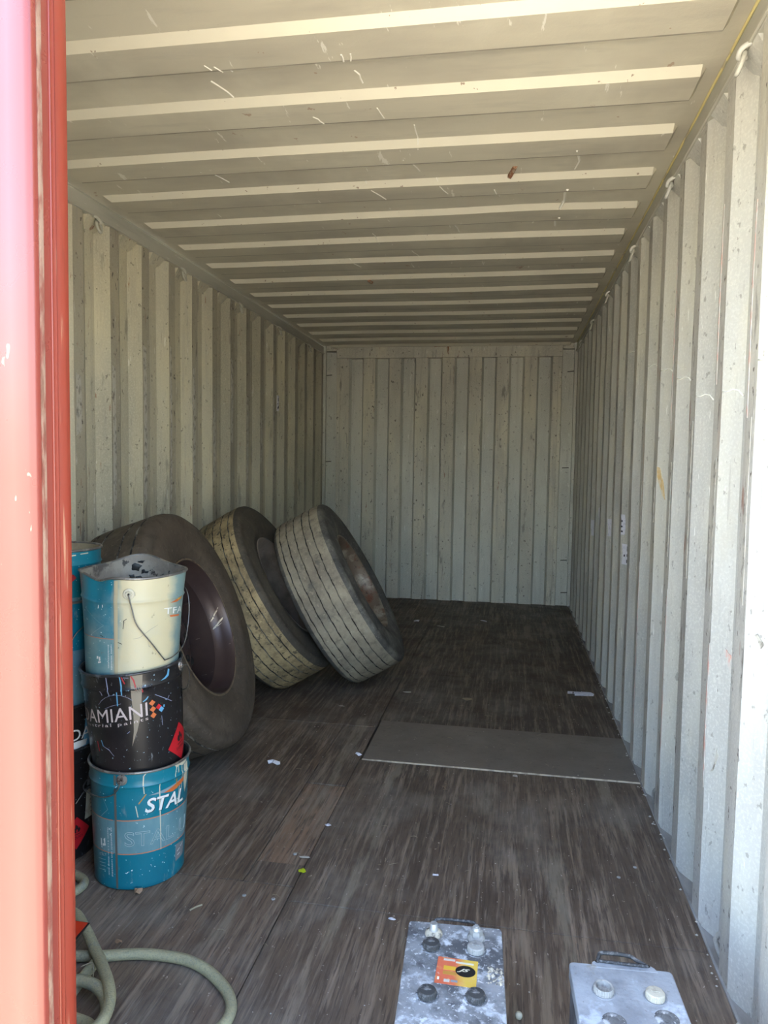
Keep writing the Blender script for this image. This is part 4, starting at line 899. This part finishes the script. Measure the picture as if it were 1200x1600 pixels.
def rib_mark(m, ye, y0, y1, z0, z1, side='r'):
    x = W-.0016 if side == 'r' else .0016
    P = [(x, ye-.072+y0, z0), (x, ye-.072+y0+.004, (z0+z1)/2), (x, ye-.072+y0, z1), (x, ye-.072+y1-.005, z1-.01), (x, ye-.072+y1, (z0+z1)/2), (x, ye-.072+y1-.004, z0+.02)]
    s = -.0012 if side == 'r' else .0012; k = len(P)
    mb = MB(); mb.add(P+[(p[0]+s, p[1], p[2]) for p in P], [tuple(range(k)), tuple(range(k, 2*k))[::-1]]+[(i, (i+1) % k, k+(i+1) % k, k+i) for i in range(k)])
    return mb.build('paint_mark', m, wr if side == 'r' else wlft)
random.seed(12)
for k in range(-1, 6):
    ye = .954+.2815*k
    if k % 2: rib_mark('redscuff', ye, .002, .018, random.uniform(.15, .5), random.uniform(.65, .9))
    if k in (0, 1, 3): rib_mark('redscuff', ye, .052, .064, random.uniform(1.4, 1.6), random.uniform(1.8, 2.1))
    rib_mark('blackscuff', ye, .020, .045, random.uniform(.9, 1.1), random.uniform(1.2, 1.45))
for k in range(-1, 9):
    ye = 2.182+.282*k
    rib_mark('blackscuff', ye, .010, .030+.02*random.random(), random.uniform(1.0, 1.4), random.uniform(1.6, 1.95), 'l')
# scratches through the ceiling paint
M['ceilscratch'] = mat('bare scratch', (.80, .78, .70), .6)
M['ceilrust'] = mat('ceiling rust', (.26, .12, .06), .8, 0, [('n', (60, 60, 60), .5, .6, (.42, .38, .30), .8, 5)])
def ceil_line(pts, wd, m='ceilscratch'):
    mb = MB()
    zz = lambda x, y: H-.0018-DZ*roof_d(y)+.6*(.010*nz(x*.9, y*.8, 4.4, 1.0)+.012*math.exp(-((x-1.85)/.25)**2-((y-2.35)/.25)**2))
    mb.tube([(x, y, zz(x, y)) for x, y in pts], wd, 5); return mb.build('scratch', m, ce)
random.seed(21)
ceil_line([(1.99, 1.72), (2.0, 1.80), (2.01, 1.86), (2.0, 1.93)], .004)
ceil_line([(1.985, 2.08), (1.98, 2.16), (1.985, 2.27), (1.97, 2.32)], .006)
ceil_line([(1.975, 2.42), (1.96, 2.50), (1.965, 2.58)], .005)
for (x, y, dx, dy) in [(.93, 1.03, .02, .08), (.95, 1.04, .03, .07), (.90, 1.15, .03, .10), (1.32, 1.03, .0, .05), (1.34, 1.03, .0, .05), (1.33, 1.15, .01, .07), (1.15, 1.36, .02, .05), (1.36, 1.33, .02, .10), (1.38, 1.72, .04, .16), (1.45, 1.50, .0, .14), (.60, 1.73, .05, .16), (1.48, 1.95, .03, .12), (1.20, 1.95, .05, .15), (1.70, 2.05, .02, .14),
                       (1.1, 2.6, .02, .1), (1.25, 2.9, .03, .1), (.9, 3.0, .04, .1), (1.5, 2.5, .02, .12)]:
    ceil_line([(x+dx*t+.004*random.uniform(-1, 1), y+dy*t) for t in (0, .33, .66, 1)], random.uniform(.0015, .003))
ceil_line([(.93, 3.38), (.935, 3.43)], .012, 'ceilrust'); ceil_line([(1.78, 1.88), (1.76, 1.96)], .010, 'ceilrust')
scab('rust_patch', 'ceilrust', [(1.20, L-.0355, 2.385), (1.22, L-.0355, 2.365), (1.20, L-.0355, 2.375), (1.06, L-.0355, 2.372), (1.07, L-.0355, 2.385)], t)
scab('rust_patch', 'ceilrust', [(1.185, L-.0355, 2.385), (1.20, L-.0355, 2.385), (1.195, L-.0355, 2.30), (1.18, L-.0355, 2.32)], t)

# ------------------------------------------------------------------ litter on the floor
def scrap(label, x, y, sx, sy, m='paper', h=.006, seed=1, z=.0005, cat='paper scrap', name='paper_scrap', rot=0.0, shape=None, fold=1.0):
    rnd = random.Random(seed)
    shape = shape or [(math.cos(2*PI*i/8)*rnd.uniform(.6, 1), math.sin(2*PI*i/8)*rnd.uniform(.6, 1)) for i in range(8)]
    k = len(shape); vs = [(0, 0, h*fold)]
    for (a, b) in shape: vs.append((a*sx/2, b*sy/2, rnd.uniform(0, h)))
    vs2 = [(a, b, c+.0007) for a, b, c in vs]; n = len(vs)
    mb = MB(); mb.add(vs+vs2, [(0, 1+(i+1) % k, 1+i) for i in range(k)]+[(n, n+1+i, n+1+(i+1) % k) for i in range(k)]+[(1+i, 1+(i+1) % k, n+1+(i+1) % k, n+1+i) for i in range(k)])
    o = mb.build(name, m); o.location = (x, y, z); o.rotation_euler = (0, 0, rot); tag(o, label, cat, 'litter on the floor'); return o
tk = scrap('long white torn paper ticket on the floor beside the right wall', 2.215, 3.215, .145, .10, h=.004, seed=3, shape=[(-1, .45), (.0, .55), (.02, .75), (.75, .72), (1, .2), (.95, -.45), (-.45, -.85), (-.45, -.45), (-1, -.45)], rot=-.1, fold=.8)
MB().box(-.045, -.038, -.020, .008, .0025, .0052).build('ink_mark', 'ink', tk)
scrap('white crumpled paper scrap on the floor right of the nearest tire', .835, 1.945, .062, .050, seed=5, h=.014)
scrap('lime green paper bit on the floor in front of the stacks', 1.182, 1.213-.03, .030, .030, 'lime', seed=6, h=.006)
scrap('brown dry leaf at the foot of the teal bucket', .742, .975, .036, .032, 'dryleaf', seed=7, h=.016, cat='leaf', name='dry_leaf')
scrap('pale tan leaf on the floor between the stacks and the hose', .802, .765, .026, .018, 'dryleaf', seed=8, h=.006, cat='leaf', name='dry_leaf')
scrap('white crumpled paper on the left corner of the repair board', 1.172, 2.100, .045, .035, seed=9, h=.014)
scrap('white paper bit on the light plank in front of the repair board', 1.190, 1.480, .030, .020, seed=10, h=.005)
scrap('white paper speck between the far tire and the back wall', 1.065, 4.869, .060, .050, seed=11, h=.012)
scrap('flat tan paper shred on the floor near the back wall', 1.278, 4.729, .085, .035, 'chip', seed=12, h=.004, rot=-.4)
scrap('blue-white wrapper bit on the floor at the middle of the back wall', 1.606, 4.978, .07, .05, seed=13, h=.014)
scrap('small tan shred behind the repair board, nearest the far tire', 1.251, 3.024, .070, .024, 'chip', seed=14, h=.004)
scrap('tan flaky shred behind the middle of the repair board', 1.591, 2.975, .060, .060, 'straw', seed=15, h=.004)
scrap('white paper chip on the floor in front of the repair board', 1.943-.1, 2.030, .030, .024, 'chip', seed=16, h=.004)
scrap('white paper bit on the floor in line with the sticker battery', 1.595, 1.246, .026, .014, seed=17, h=.003)
scrap('tan shred in front of the far tire', .947, 3.015-.30, .050, .022, 'chip', seed=18, h=.004)
scrap('white pointed paper bit left of the sticker battery', 1.497, 1.003, .028, .018, seed=19, h=.004)
scrap('pale shred just before the lime green bit', 1.165, 1.262, .045, .02, 'chip', seed=23, h=.004)
random.seed(31)
sw = tag(MB().tube([(.926, .927, .003), (.938, .944, .004), (.950, .959, .003)], .0028, 5).build('wood_splinter', 'straw'), 'thick yellowish splinter on the floor before the teal bucket', 'splinter', 'litter on the floor')
mb = MB()
for i in range(420):
    x = random.uniform(.45, 2.30); y = random.choice([random.uniform(.4, 2.2), random.uniform(.4, 5.6)]); s = random.uniform(.0014, .0042)*(.7 if y < 2 else 1)
    if 1.55 < x < 2.2 and y < .75 or math.hypot(x-.673, y-1.113) < .17 or math.hypot(x-.335, y-1.16) < .17 or (x < 1.25 and y < .85): continue
    if x < 1.15 and 1.4 < y < 3.6 and x < .75+.2*(y > 2.6): continue
    a = random.uniform(0, PI); ca, sa = math.cos(a)*s, math.sin(a)*s*.7; z = .0008+(.004 if 2.07 < y < 2.55 and x > 1.19 else 0)
    mb.add([(x-ca, y-sa, z), (x+sa, y-ca, z), (x+ca, y+sa, z), (x-sa, y+ca, z), (x, y, z+s*.5)], [(0, 1, 4), (1, 2, 4), (2, 3, 4), (3, 0, 4)])
for i in range(90):   # debris collected along the right floor edge
    y = random.uniform(.6, 5.2); x = W-random.uniform(.002, .022); s = random.uniform(.002, .006)
    mb.add([(x-s, y, .005), (x, y-s, .005), (x+s, y, .005), (x, y+s, .005), (x, y, .005+s*.8)], [(0, 1, 4), (1, 2, 4), (2, 3, 4), (3, 0, 4)])
o = mb.build('paint_flakes', 'chip'); o['kind'] = 'stuff'; tag(o, 'pale paint flakes and crumbs scattered over the wooden floor', 'crumbs')
mb = MB()
for i in range(70):
    x = random.uniform(.87, 2.0); y = random.uniform(.8, 2.9); a = random.uniform(0, PI); l = random.uniform(.008, .03); z = .0018+(.004 if 2.0 < y < 2.6 else 0)
    mb.tube([(x, y, z), (x+l*.5*math.cos(a), y+l*.5*math.sin(a), z+.002), (x+l*math.cos(a+.2), y+l*math.sin(a+.2), z)], .0006, 4)
o = mb.build('straw_bits', 'straw'); o['kind'] = 'stuff'; tag(o, 'thin straw and grass bits scattered on the wooden floor', 'straw')
